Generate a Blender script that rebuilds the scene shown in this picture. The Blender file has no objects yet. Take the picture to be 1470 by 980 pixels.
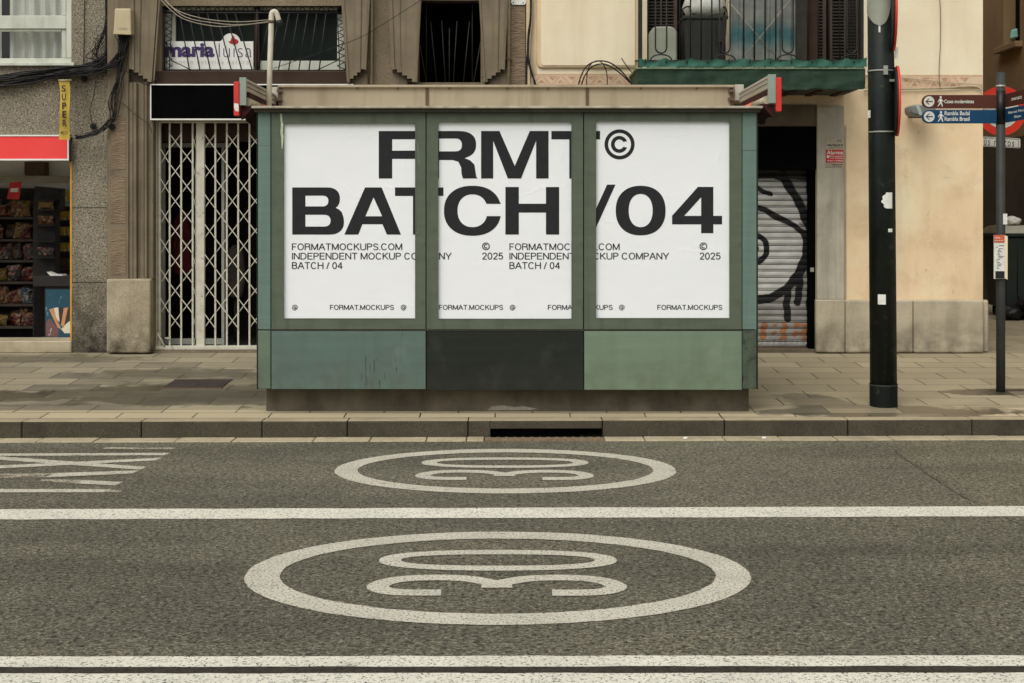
import bpy, bmesh, math, random
from mathutils import Vector, Matrix
random.seed(7)
R = math.radians
scene = bpy.context.scene
COL = scene.collection

# ------------------------------------------------------------------ measures
F = 2000.0            # focal length in photo pixels (1470 wide)
HZ = 315.0            # horizon row
CX = 735.0
EYE = 1.65
def wx(px, D): return (px - CX) * D / F
def wz(py, D): return EYE + (HZ - py) * D / F
def P(px, py, D): return Vector((wx(px, D), D, wz(py, D)))
DK = 10.54            # kerb line distance
SL = 0.04             # pavement slope
def pave_z(D): return 0.13 + SL * (min(D, 14.33) - DK)
def pave_D(py): return 3883.0 / (py - 235.0)
def road_D(py): return 3300.0 / (py - HZ)
DF = 14.33            # facade plane
DKI = 10.78           # kiosk front

# ------------------------------------------------------------------ materials
GAIN = 0.80
def lin(c):
    c /= 255.0
    return c / 12.92 if c <= 0.04045 else ((c + 0.055) / 1.055) ** 2.4
def C(r, g, b, k=1.0):
    return tuple(min(0.9, lin(v) * k / GAIN) for v in (r, g, b)) + (1.0,)

def mat(name, c1, c2=None, scale=6.0, rough=.75, bump=.0, bscale=80.0, speck=None, streak=None, metallic=0.0,
        spec=.35, low=None, stretch=(1, 1, 1), bstretch=(1, 1, 1), bdist=.004, emis=None, blotch=None):
    m = bpy.data.materials.new(name); m.use_nodes = True
    nt = m.node_tree; N = nt.nodes; L = nt.links
    bs = N['Principled BSDF']
    bs.inputs['Metallic'].default_value = metallic
    bs.inputs['Specular IOR Level'].default_value = spec
    tc = N.new('ShaderNodeTexCoord')
    def noise(sc, det=6, st=(1, 1, 1), rgh=.6):
        mp = N.new('ShaderNodeMapping'); mp.inputs['Scale'].default_value = st
        L.new(tc.outputs['Object'], mp.inputs['Vector'])
        n = N.new('ShaderNodeTexNoise'); n.inputs['Scale'].default_value = sc; n.inputs['Detail'].default_value = det
        n.inputs['Roughness'].default_value = rgh
        L.new(mp.outputs[0], n.inputs['Vector']); return n.outputs['Fac']
    def remap(s, a, b, lo=0, hi=1):
        r = N.new('ShaderNodeMapRange'); r.inputs[1].default_value = a; r.inputs[2].default_value = b
        r.inputs[3].default_value = lo; r.inputs[4].default_value = hi; L.new(s, r.inputs[0]); return r.outputs[0]
    def mix(fac, a, b):
        x = N.new('ShaderNodeMix'); x.data_type = 'RGBA'; L.new(fac, x.inputs['Factor'])
        for v, k in ((a, 6), (b, 7)):
            if isinstance(v, tuple): x.inputs[k].default_value = v
            else: L.new(v, x.inputs[k])
        return x.outputs[2]
    def mul(a, b):
        x = N.new('ShaderNodeMath'); x.operation = 'MULTIPLY'; L.new(a, x.inputs[0])
        if isinstance(b, float): x.inputs[1].default_value = b
        else: L.new(b, x.inputs[1])
        return x.outputs[0]
    c2 = c2 or tuple(v * .8 for v in c1[:3]) + (1,)
    n1 = noise(scale, 8, stretch)
    col = mix(remap(n1, .32, .68), c1, c2)
    if speck:
        for (sc_col, sc, lo, hi, fac) in speck:
            col = mix(mul(remap(noise(sc, 2), lo, hi), float(fac)), col, sc_col)
    if blotch:
        for (b_col, sc, lo, hi, fac) in blotch:
            col = mix(mul(remap(noise(sc, 5), lo, hi), float(fac)), col, b_col)
    if streak:
        s_col, fac, sx = streak
        col = mix(mul(remap(noise(1.0, 7, (sx, sx, .45)), .5, .72), float(fac)), col, s_col)
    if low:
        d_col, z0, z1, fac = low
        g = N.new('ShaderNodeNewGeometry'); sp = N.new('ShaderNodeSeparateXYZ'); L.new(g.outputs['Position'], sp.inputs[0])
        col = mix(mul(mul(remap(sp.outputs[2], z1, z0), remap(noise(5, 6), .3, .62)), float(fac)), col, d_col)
    L.new(col, bs.inputs['Base Color'])
    L.new(remap(noise(scale * 2.3, 5), .3, .7, max(.03, rough - .12), min(1, rough + .12)), bs.inputs['Roughness'])
    if bump:
        b = N.new('ShaderNodeBump'); b.inputs['Strength'].default_value = bump; b.inputs['Distance'].default_value = bdist
        L.new(noise(bscale, 4, bstretch), b.inputs['Height']); L.new(b.outputs[0], bs.inputs['Normal'])
    return m

M = {}
GR = C(58, 50, 40)
M['roughcast'] = mat('roughcast', C(128, 114, 92), C(108, 95, 76), 3, .9, .9, 45, streak=(C(70, 60, 48), .45, 5), bdist=.012, speck=[(C(90, 78, 60), 60, .5, .7, .5)])
M['stucco_rib'] = mat('stucco_rib', C(134, 116, 92), C(112, 96, 76), 4, .9, 1.0, 30, bstretch=(.5, 1, 2.2), bdist=.02, streak=(C(80, 68, 54), .3, 5))
M['moulding'] = mat('moulding', C(122, 110, 89), C(100, 89, 72), 3, .85, .3, 60, streak=(C(64, 56, 45), .6, 9), low=(C(70, 62, 52), .3, 1.2, .5))
M['terrazzo'] = mat('terrazzo', C(128, 120, 104), C(112, 104, 88), 3, .85, .5, 70,
    speck=[(C(58, 53, 45), 55, .52, .6, .8), (C(182, 172, 150), 75, .56, .66, .65)], low=(C(40, 35, 29), .3, 1.35, 1.0), streak=(C(64, 58, 48), .5, 5), spec=.2)
M['pedestal'] = mat('pedestal', C(166, 155, 131), C(144, 132, 110), 5, .85, .4, 60, low=(C(58, 49, 38), .3, .72, 1.0), speck=[(C(114, 104, 86), 80, .52, .65, .6)], streak=(C(110, 98, 78), .4, 5), spec=.2)
M['cream_up'] = mat('cream_up', C(224, 210, 180), C(214, 198, 168), 2, .88, .3, 90, streak=(C(194, 176, 146), .45, 3))
M['cream_low'] = mat('cream_low', C(221, 197, 161), C(210, 184, 147), 1.6, .9, .6, 55, streak=(C(184, 159, 125), .6, 2.4), blotch=[(C(172, 149, 121), 14, .65, .72, .6), (C(227, 210, 178), 1.1, .5, .68, .8), (C(194, 170, 137), 3, .52, .68, .6)], spec=.15)
M['cream_left'] = mat('cream_left', C(208, 186, 150), C(190, 168, 134), 2.5, .88, .3, 80, streak=(C(170, 148, 116), .4, 4))
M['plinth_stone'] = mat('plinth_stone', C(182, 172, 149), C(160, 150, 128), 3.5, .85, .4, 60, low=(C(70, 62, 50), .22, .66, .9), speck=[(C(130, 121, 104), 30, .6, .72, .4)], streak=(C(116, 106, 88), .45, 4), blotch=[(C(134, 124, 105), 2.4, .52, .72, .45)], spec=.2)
M['jamb_stone'] = mat('jamb_stone', C(178, 172, 154), C(154, 148, 131), 3, .85, .4, 60, streak=(C(104, 98, 84), .6, 6), low=(C(66, 60, 50), .2, .7, .8), blotch=[(C(126, 120, 106), 4, .55, .7, .5)], spec=.2)
M['lintel'] = mat('lintel', C(102, 92, 74), C(84, 75, 60), 4, .9, .4, 50)
M['frieze'] = mat('frieze', C(202, 180, 150), C(192, 168, 138), 6, .9)
M['frieze_red'] = mat('frieze_red', C(184, 146, 118), C(192, 158, 130), 24, .9, speck=[(C(202, 180, 150), 30, .5, .62, .6)])
M['frieze_dark'] = mat('frieze_dark', C(166, 128, 102), C(176, 140, 114), 24, .9, speck=[(C(202, 180, 150), 30, .52, .64, .6)])
M['brown_up'] = mat('brown_up', C(128, 105, 74), C(112, 92, 64), 1.2, .9, .3, 40, streak=(C(96, 76, 52), .4, 2))
M['brown_low'] = mat('brown_low', C(66, 58, 47), C(54, 47, 38), 1.5, .9, .4, 30)
M['white_frame'] = mat('white_frame', C(190, 192, 178), C(174, 176, 162), 5, .45, streak=(C(130, 128, 112), .4, 10))
M['sign_white'] = mat('sign_white', C(226, 224, 214), C(212, 210, 200), 4, .4)
M['gate_paint'] = mat('gate_paint', C(188, 184, 168), C(170, 164, 146), 9, .5, speck=[(C(110, 86, 62), 25, .62, .7, .6)])
M['curtain'] = mat('curtain', C(206, 206, 196), C(176, 177, 168), 3, .95, stretch=(6, 6, .4))
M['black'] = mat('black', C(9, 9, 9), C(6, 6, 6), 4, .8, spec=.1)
M['sign_black'] = mat('sign_black', C(7, 7, 7), C(5, 5, 5), 4, .9, spec=.03)
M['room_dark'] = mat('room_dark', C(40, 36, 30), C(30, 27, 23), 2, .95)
M['brown_band'] = mat('brown_band', C(58, 44, 34), C(48, 36, 28), 4, .8, spec=.2)
M['iron'] = mat('iron', C(34, 32, 29), C(24, 23, 21), 15, .6)
M['iron_grey'] = mat('iron_grey', C(44, 42, 38), C(36, 34, 30), 15, .6)
M['red_sign'] = mat('red_sign', C(255, 72, 68), C(252, 66, 62), 3, .5, spec=.2)
M['green_inner'] = mat('green_inner', C(226, 238, 218), C(220, 232, 212), 2, .6)
M['rail_grey'] = mat('rail_grey', C(170, 168, 148), C(150, 148, 130), 4, .5)
M['yellow'] = mat('yellow', C(186, 160, 72), C(168, 142, 60), 6, .7, spec=.2)
M['yellow_edge'] = mat('yellow_edge', C(196, 144, 48), C(170, 122, 40), 6, .6)
M['ink'] = mat('ink', C(43, 43, 44), C(39, 39, 40), 20, .7, spec=.1)
M['ink_soft'] = mat('ink_soft', C(62, 62, 62), C(56, 56, 56), 20, .6, spec=.2)
M['poster'] = mat('poster', C(224, 226, 223), C(219, 221, 218), 1.5, .45, .35, 1.4, spec=.3, bdist=.035)
M['purple'] = mat('purple', C(66, 50, 96), C(58, 44, 86), 9, .6)
M['logo_red'] = mat('logo_red', C(168, 44, 40), C(150, 36, 34), 9, .6)
M['faint_print'] = mat('faint_print', C(176, 172, 164), C(168, 164, 156), 9, .6)
M['kiosk_frame'] = mat('kiosk_frame', C(86, 94, 78), C(77, 85, 70), 3, .55, .1, 40, streak=(C(58, 62, 50), .45, 8), stretch=(.6, 1, 3), spec=.25, speck=[(C(66, 72, 58), 7, .58, .72, .35)])
M['kiosk_side'] = mat('kiosk_side', C(100, 120, 109), C(90, 110, 100), 3, .55, .08, 40, stretch=(.6, 1, 6), low=(C(80, 92, 78), .3, .9, .9), spec=.25, streak=(C(78, 92, 82), .4, 10))
M['kiosk_side_low'] = mat('kiosk_side_low', C(96, 112, 92), C(84, 98, 82), 3, .5, .08, 40, low=(C(66, 76, 62), .3, .6, .6))
M['kiosk_corner_worn'] = mat('kiosk_corner_worn', C(74, 84, 68), C(56, 64, 52), 9, .55, .3, 20, stretch=(1.6, 1, .7), speck=[(C(40, 44, 36), 22, .55, .62, .7)])
M['kiosk_blue'] = mat('kiosk_blue', C(88, 108, 99), C(80, 99, 91), 2.5, .55, .06, 40, stretch=(.35, 1, 5), low=(C(82, 86, 74), .32, .9, .8), spec=.25, speck=[(C(112, 128, 118), 4, .58, .75, .4)], streak=(C(70, 84, 76), .35, 7))
M['kiosk_dark'] = mat('kiosk_dark', C(35, 38, 32), C(28, 31, 26), 2.5, .55, .06, 40, stretch=(.35, 1, 6), speck=[(C(54, 57, 48), 5, .56, .74, .35)], low=(C(56, 54, 44), .3, .6, .4), spec=.2)
M['kiosk_sage'] = mat('kiosk_sage', C(110, 126, 105), C(101, 117, 98), 2.5, .55, .06, 40, stretch=(.4, 1, 5), low=(C(90, 98, 78), .32, .8, .8), spec=.25, speck=[(C(130, 142, 122), 4, .58, .75, .4)], streak=(C(90, 104, 84), .4, 6))
M['kiosk_plinth'] = mat('kiosk_plinth', C(98, 90, 76), C(80, 73, 60), 4, .85, .3, 50, streak=(C(60, 52, 42), .6, 4), blotch=[(C(56, 48, 39), 3, .5, .62, .5)])
M['seam'] = mat('seam', C(36, 38, 31), C(28, 30, 25), 9, .7)
M['drip'] = mat('drip', C(50, 62, 56), C(42, 52, 46), 9, .6)
M['residue'] = mat('residue', C(186, 196, 166), C(140, 152, 124), 30, .7)
M['residue_grey'] = mat('residue_grey', C(120, 114, 100), C(150, 145, 130), 40, .8)
M['zinc'] = mat('zinc', C(176, 168, 148), C(140, 130, 112), 6, .5, .1, 30, stretch=(1.5, 1, 3), streak=(C(90, 80, 64), .5, 8))
M['zinc_dark'] = mat('zinc_dark', C(74, 68, 56), C(60, 54, 44), 6, .6, stretch=(1.5, 1, 3))
M['fascia'] = mat('fascia', C(160, 148, 124), C(148, 136, 113), 1.6, .6, .1, 30, streak=(C(110, 96, 76), .5, 6))
M['rust'] = mat('rust', C(78, 62, 48), C(96, 78, 60), 18, .85)
M['alu'] = mat('alu', C(176, 172, 156), C(158, 154, 138), 5, .5, stretch=(3, .5, 3))
M['alu_plate'] = mat('alu_plate', C(138, 148, 136), C(124, 134, 122), 5, .5)
M['red_paint'] = mat('red_paint', C(196, 54, 44), C(178, 46, 38), 8, .5, speck=[(C(150, 44, 36), 30, .6, .7, .5)])
M['maroon'] = mat('maroon', C(60, 22, 20), C(46, 17, 16), 5, .9)
M['roller'] = mat('roller', C(176, 166, 140), C(150, 140, 116), 8, .7)
M['salmon'] = mat('salmon', C(206, 110, 84), C(190, 96, 72), 8, .8)
M['pipe'] = mat('pipe', C(176, 162, 134), C(150, 136, 110), 9, .5, streak=(C(110, 98, 78), .5, 20))
M['pipe_white'] = mat('pipe_white', C(206, 200, 182), C(184, 176, 156), 9, .45, streak=(C(140, 128, 106), .5, 20))
M['cable'] = mat('cable', C(26, 25, 23), C(20, 19, 18), 9, .65)
M['cable_light'] = mat('cable_light', C(150, 142, 124), C(130, 122, 106), 9, .65)
M['box_beige'] = mat('box_beige', C(182, 168, 134), C(170, 156, 124), 5, .55)
M['balcony_green'] = mat('balcony_green', C(46, 68, 50), C(38, 57, 43), 2, .7, stretch=(.6, 1, 5), streak=(C(28, 38, 30), .6, 3), spec=.2)
M['balcony_under'] = mat('balcony_under', C(60, 62, 50), C(48, 48, 40), 3, .9)
M['lip_green'] = mat('lip_green', C(126, 142, 112), C(106, 124, 96), 4, .6)
M['mesh_cloth'] = mat('mesh_cloth', C(68, 108, 93), C(50, 86, 74), 9, .9, .5, 40, spec=.08)
M['shutter_wood'] = mat('shutter_wood', C(72, 58, 46), C(60, 48, 38), 9, .8)
M['shutter_dark'] = mat('shutter_dark', C(50, 44, 38), C(40, 36, 31), 9, .8)
M['teal_sheet'] = None
M['grey_plastic'] = mat('grey_plastic', C(146, 148, 132), C(132, 134, 118), 5, .6)
M['dark_plastic'] = mat('dark_plastic', C(40, 41, 36), C(32, 33, 29), 6, .6)
M['white_bag'] = mat('white_bag', C(206, 206, 196), C(180, 180, 170), 7, .7, .5, 12, bdist=.03)
M['pole_green'] = mat('pole_green', C(27, 34, 29), C(20, 25, 22), 4, .5, .3, 30, speck=[(C(66, 70, 62), 14, .62, .7, .5), (C(12, 15, 13), 7, .5, .7, .6)], streak=(C(48, 53, 46), .6, 12), spec=.3)
M['pole_base'] = mat('pole_base', C(20, 26, 22), C(15, 19, 17), 4, .6, .3, 30, speck=[(C(50, 54, 48), 18, .62, .7, .5)], spec=.15)
M['post_grey'] = mat('post_grey', C(58, 60, 57), C(47, 49, 46), 5, .55, speck=[(C(40, 40, 38), 25, .58, .7, .6)], spec=.25)
M['post_black'] = mat('post_black', C(24, 23, 22), C(19, 18, 18), 5, .5)
M['clamp'] = mat('clamp', C(170, 170, 158), C(140, 140, 130), 12, .4, metallic=.3)
M['paper'] = mat('paper', C(216, 216, 206), C(196, 196, 184), 20, .8)
M['disc_back'] = mat('disc_back', C(36, 33, 31), C(29, 27, 25), 5, .6)
M['disc_red'] = mat('disc_red', C(206, 66, 50), C(190, 56, 42), 5, .45)
M['sign_brown'] = mat('sign_brown', C(82, 45, 34), C(76, 41, 31), 5, .4, spec=.25)
M['sign_blue'] = mat('sign_blue', C(20, 66, 98), C(18, 58, 88), 5, .45, spec=.25)
M['ring_red'] = mat('ring_red', C(226, 60, 40), C(212, 54, 36), 5, .4)
M['lamp_grey'] = mat('lamp_grey', C(112, 116, 112), C(98, 102, 98), 5, .5)
M['lamp_pale'] = mat('lamp_pale', C(156, 166, 160), C(142, 152, 146), 5, .4)
M['bin_green'] = mat('bin_green', C(34, 40, 36), C(28, 33, 30), 3, .6)
M['bin_lid'] = mat('bin_lid', C(168, 166, 150), C(146, 144, 130), 3, .6)
M['bag_black'] = mat('bag_black', C(20, 20, 20), C(14, 14, 14), 9, .4, .5, 14, bdist=.03)
M['orange_head'] = mat('orange_head', C(196, 92, 58), C(180, 82, 50), 9, .6)
M['alarm_red'] = mat('alarm_red', C(190, 48, 44), C(178, 42, 40), 9, .6)
M['cover_iron'] = mat('cover_iron', C(58, 50, 44), C(48, 42, 37), 12, .8, .4, 60, speck=[(C(40, 34, 30), 40, .5, .6, .6)])
M['marble'] = mat('marble', C(176, 164, 138), C(150, 138, 112), 4, .5, streak=(C(110, 98, 76), .3, 3), low=(C(96, 84, 66), .28, .36, .6))
M['shop_floor'] = mat('shop_floor', C(128, 118, 92), C(112, 102, 80), 3, .5)
M['dark_goods'] = mat('dark_goods', C(34, 30, 27), C(26, 23, 21), 6, .6)
M['shelf_dark'] = mat('shelf_dark', C(66, 60, 48), C(54, 48, 39), 6, .7)
M['green_glass'] = mat('green_glass', C(22, 30, 25), C(15, 20, 17), 1.4, .35, spec=.12)
M['teal_rag'] = mat('teal_rag', C(128, 172, 160), C(110, 154, 144), 9, .8)
M['gutter'] = mat('gutter', C(168, 156, 128), C(148, 136, 110), 3, .85, .4, 60, speck=[(C(106, 98, 80), 45, .56, .68, .5)], blotch=[(C(108, 98, 78), 2.5, .55, .7, .6)])
M['grate_rust'] = mat('grate_rust', C(124, 106, 84), C(100, 84, 66), 9, .85, .6, 50, stretch=(3, 1, 1))
M['tar'] = mat('tar', C(60, 57, 48), C(46, 44, 37), 30, .85, .5, 90, spec=.15, speck=[(C(30, 29, 24), 60, .5, .6, .6)])
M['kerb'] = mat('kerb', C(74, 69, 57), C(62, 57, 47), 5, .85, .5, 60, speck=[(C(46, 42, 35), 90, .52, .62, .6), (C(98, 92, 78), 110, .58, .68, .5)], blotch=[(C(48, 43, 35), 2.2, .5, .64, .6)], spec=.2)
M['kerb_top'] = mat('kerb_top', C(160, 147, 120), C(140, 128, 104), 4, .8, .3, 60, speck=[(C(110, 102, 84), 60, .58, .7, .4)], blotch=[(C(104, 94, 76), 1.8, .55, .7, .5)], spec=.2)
def packet_mat(name, cols, seed):
    m = bpy.data.materials.new(name); m.use_nodes = True; nt = m.node_tree; N = nt.nodes; L = nt.links; b = N['Principled BSDF']
    b.inputs['Roughness'].default_value = .32; b.inputs['Specular IOR Level'].default_value = .5
    tc = N.new('ShaderNodeTexCoord'); mp = N.new('ShaderNodeMapping'); mp.inputs['Location'].default_value = (seed, seed * .7, 0); L.new(tc.outputs['Object'], mp.inputs[0])
    n = N.new('ShaderNodeTexNoise'); n.inputs['Scale'].default_value = 13; n.inputs['Detail'].default_value = 3; L.new(mp.outputs[0], n.inputs[0])
    r = N.new('ShaderNodeValToRGB'); r.color_ramp.interpolation = 'CONSTANT'; e = r.color_ramp.elements
    e[0].position = 0; e[0].color = C(*cols[0]); e[1].position = .44; e[1].color = C(*cols[1])
    for p, c in ((.53, cols[2]), (.6, cols[3])): q = e.new(p); q.color = C(*c)
    L.new(n.outputs['Fac'], r.inputs[0]); L.new(r.outputs[0], b.inputs['Base Color'])
    w = N.new('ShaderNodeTexNoise'); w.inputs['Scale'].default_value = 30; w.inputs['Detail'].default_value = 4; L.new(mp.outputs[0], w.inputs[0])
    bp = N.new('ShaderNodeBump'); bp.inputs['Strength'].default_value = .9; bp.inputs['Distance'].default_value = .03; L.new(w.outputs['Fac'], bp.inputs['Height']); L.new(bp.outputs[0], b.inputs['Normal'])
    return m
for i, c in enumerate([[(60, 30, 26), (140, 52, 40), (180, 150, 110), (60, 40, 34)], [(150, 120, 50), (170, 140, 60), (90, 50, 34), (190, 180, 150)], [(40, 30, 26), (84, 60, 42), (120, 96, 60), (30, 24, 22)],
                       [(110, 104, 94), (70, 66, 62), (150, 60, 48), (180, 174, 160)], [(40, 50, 66), (70, 86, 108), (170, 170, 160), (46, 40, 36)], [(150, 94, 54), (110, 70, 40), (190, 160, 110), (70, 40, 28)]]):
    M['bag%d' % i] = packet_mat('packet_print_%d' % i, [[v * .72 for v in q] for q in c], i * 3.7)
M['jar_yellow'] = mat('jar_yellow', C(190, 170, 70), C(150, 126, 50), 20, .4, speck=[(C(220, 214, 190), 20, .56, .62, .7)])
M['jar_brown'] = mat('jar_brown', C(96, 74, 46), C(70, 52, 34), 20, .4)
M['blue_print'] = mat('blue_print', C(34, 72, 86), C(28, 62, 76), 8, .5, speck=[(C(110, 146, 152), 12, .6, .68, .6)])
M['cone_tan'] = mat('cone_tan', C(190, 140, 96), C(170, 120, 80), 20, .5)
M['cone_pale'] = mat('cone_pale', C(206, 200, 176), C(190, 182, 160), 20, .5)
M['cone_dark'] = mat('cone_dark', C(70, 46, 38), C(56, 38, 32), 20, .5)
M['ice_mauve'] = mat('ice_mauve', C(116, 80, 76), C(88, 60, 58), 14, .5, speck=[(C(190, 176, 170), 20, .6, .68, .6)])
M['sky_blue'] = mat('sky_blue', C(96, 160, 186), C(84, 146, 172), 5, .5)
M['coat_red'] = mat('coat_red', C(84, 24, 26), C(66, 19, 21), 6, .9)
M['coat_grey'] = mat('coat_grey', C(70, 64, 57), C(56, 50, 45), 6, .9)

def crease(m):
    nt = m.node_tree; N = nt.nodes; L = nt.links; tc = N.new('ShaderNodeTexCoord')
    n = N.new('ShaderNodeTexNoise'); n.inputs['Scale'].default_value = 2.2; n.inputs['Detail'].default_value = 4; L.new(tc.outputs['Object'], n.inputs[0])
    mx = N.new('ShaderNodeMix'); mx.data_type = 'RGBA'; mx.inputs[0].default_value = .35; L.new(tc.outputs['Object'], mx.inputs[6]); L.new(n.outputs['Color'], mx.inputs[7])
    mp = N.new('ShaderNodeMapping'); mp.inputs['Scale'].default_value = (1, 1, 2.2); L.new(mx.outputs[2], mp.inputs[0])
    v = N.new('ShaderNodeTexVoronoi'); v.feature = 'DISTANCE_TO_EDGE'; v.inputs['Scale'].default_value = 1.7; L.new(mp.outputs[0], v.inputs['Vector'])
    r = N.new('ShaderNodeMapRange'); r.inputs[1].default_value = 0; r.inputs[2].default_value = .03; r.inputs[3].default_value = 1; r.inputs[4].default_value = 0; L.new(v.outputs['Distance'], r.inputs[0])
    k = N.new('ShaderNodeMath'); k.operation = 'MULTIPLY'; L.new(r.outputs[0], k.inputs[0])
    r2 = N.new('ShaderNodeMapRange'); r2.inputs[1].default_value = .45; r2.inputs[2].default_value = .6; L.new(n.outputs['Fac'], r2.inputs[0]); L.new(r2.outputs[0], k.inputs[1])
    b = N.new('ShaderNodeBump'); b.inputs['Strength'].default_value = .14; b.inputs['Distance'].default_value = .008; L.new(k.outputs[0], b.inputs['Height'])
    bs = N['Principled BSDF']; old = bs.inputs['Normal'].links[0].from_socket; L.new(old, b.inputs['Normal']); L.new(b.outputs[0], bs.inputs['Normal'])
crease(M['poster'])
M['net_green'] = mat('net_green', C(50, 68, 53), C(38, 52, 42), 5, .9, .5, 45, streak=(C(30, 42, 33), .6, 5), stretch=(1, 1, 3), spec=.08)
# glass
def glass_mat():
    m = bpy.data.materials.new('window_glass'); m.use_nodes = True; nt = m.node_tree
    nt.nodes.clear()
    o = nt.nodes.new('ShaderNodeOutputMaterial'); t = nt.nodes.new('ShaderNodeBsdfTransparent'); g = nt.nodes.new('ShaderNodeBsdfGlossy')
    t.inputs[0].default_value = (.84, .845, .83, 1); g.inputs[1].default_value = .04
    x = nt.nodes.new('ShaderNodeMixShader'); x.inputs[0].default_value = .06
    nt.links.new(t.outputs[0], x.inputs[1]); nt.links.new(g.outputs[0], x.inputs[2]); nt.links.new(x.outputs[0], o.inputs[0]); return m
M['glass'] = glass_mat()

# asphalt
def asphalt():
    m = bpy.data.materials.new('asphalt'); m.use_nodes = True; nt = m.node_tree; N = nt.nodes; L = nt.links
    b = N['Principled BSDF']; tc = N.new('ShaderNodeTexCoord')
    def noise(sc, det, rgh=.6):
        n = N.new('ShaderNodeTexNoise'); n.inputs['Scale'].default_value = sc; n.inputs['Detail'].default_value = det; n.inputs['Roughness'].default_value = rgh
        L.new(tc.outputs['Object'], n.inputs['Vector']); return n.outputs['Fac']
    def ramp(s, stops):
        r = N.new('ShaderNodeValToRGB'); e = r.color_ramp.elements
        e[0].position, e[0].color = stops[0]; e[1].position, e[1].color = stops[-1]
        for p, c in stops[1:-1]:
            q = e.new(p); q.color = c
        L.new(s, r.inputs[0]); return r.outputs[0]
    def mix(f, a, bb, mode='MIX'):
        x = N.new('ShaderNodeMix'); x.data_type = 'RGBA'; x.blend_type = mode
        if isinstance(f, float): x.inputs[0].default_value = f
        else: L.new(f, x.inputs[0])
        for v, k in ((a, 6), (bb, 7)):
            if isinstance(v, tuple): x.inputs[k].default_value = v
            else: L.new(v, x.inputs[k])
        return x.outputs[2]
    v = N.new('ShaderNodeTexVoronoi'); v.inputs['Scale'].default_value = 110; L.new(tc.outputs['Object'], v.inputs['Vector'])
    sp = N.new('ShaderNodeSeparateColor'); L.new(v.outputs['Color'], sp.inputs[0])
    grain = ramp(sp.outputs[0], [(0, C(58, 56, 47)), (.3, C(84, 82, 69.5)), (.75, C(96, 93.5, 79.5)), (1, C(132, 128, 111))])
    pits = ramp(noise(40, 4, .72), [(.38, (1, 1, 1, 1)), (.5, (0, 0, 0, 1))])
    col = mix(pits, grain, C(33, 32, 26))
    big = ramp(noise(.55, 6), [(.35, (.86, .86, .86, 1)), (.65, (1.12, 1.11, 1.08, 1))])
    col = mix(1.0, col, big, 'MULTIPLY')
    mid = ramp(noise(5, 6), [(.3, (.9, .9, .9, 1)), (.7, (1.08, 1.08, 1.07, 1))])
    col = mix(1.0, col, mid, 'MULTIPLY')
    sep = N.new('ShaderNodeSeparateXYZ'); L.new(tc.outputs['Object'], sep.inputs[0])
    mr = N.new('ShaderNodeMapRange'); mr.inputs[1].default_value = 7.6; mr.inputs[2].default_value = 7.9; L.new(sep.outputs[1], mr.inputs[0])
    col = mix(mr.outputs[0], col, mix(1.0, col, (1.13, 1.12, 1.12, 1), 'MULTIPLY'))
    m2 = N.new('ShaderNodeMapRange'); m2.inputs[1].default_value = 2.74; m2.inputs[2].default_value = 2.8; L.new(sep.outputs[0], m2.inputs[0])
    mm_ = N.new('ShaderNodeMath'); mm_.operation = 'MULTIPLY'; L.new(m2.outputs[0], mm_.inputs[0]); L.new(mr.outputs[0], mm_.inputs[1])
    col = mix(mm_.outputs[0], col, mix(1.0, col, (1.14, 1.1, 1.06, 1), 'MULTIPLY'))
    # oil and tyre stains
    st = N.new('ShaderNodeMapping'); st.inputs['Scale'].default_value = (.35, 1.6, 1); L.new(tc.outputs['Object'], st.inputs[0])
    sn = N.new('ShaderNodeTexNoise'); sn.inputs['Scale'].default_value = 1.1; sn.inputs['Detail'].default_value = 7; L.new(st.outputs[0], sn.inputs[0])
    col = mix(1.0, col, ramp(sn.outputs['Fac'], [(.36, (.8, .8, .8, 1)), (.5, (1, 1, 1, 1)), (.66, (1.1, 1.1, 1.09, 1))]), 'MULTIPLY')
    L.new(col, b.inputs['Base Color']); b.inputs['Roughness'].default_value = .82; b.inputs['Specular IOR Level'].default_value = .25
    bp = N.new('ShaderNodeBump'); bp.inputs['Strength'].default_value = .6; bp.inputs['Distance'].default_value = .006
    L.new(noise(70, 4, .7), bp.inputs['Height']); L.new(bp.outputs[0], b.inputs['Normal'])
    return m
M['asphalt'] = asphalt()

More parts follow.
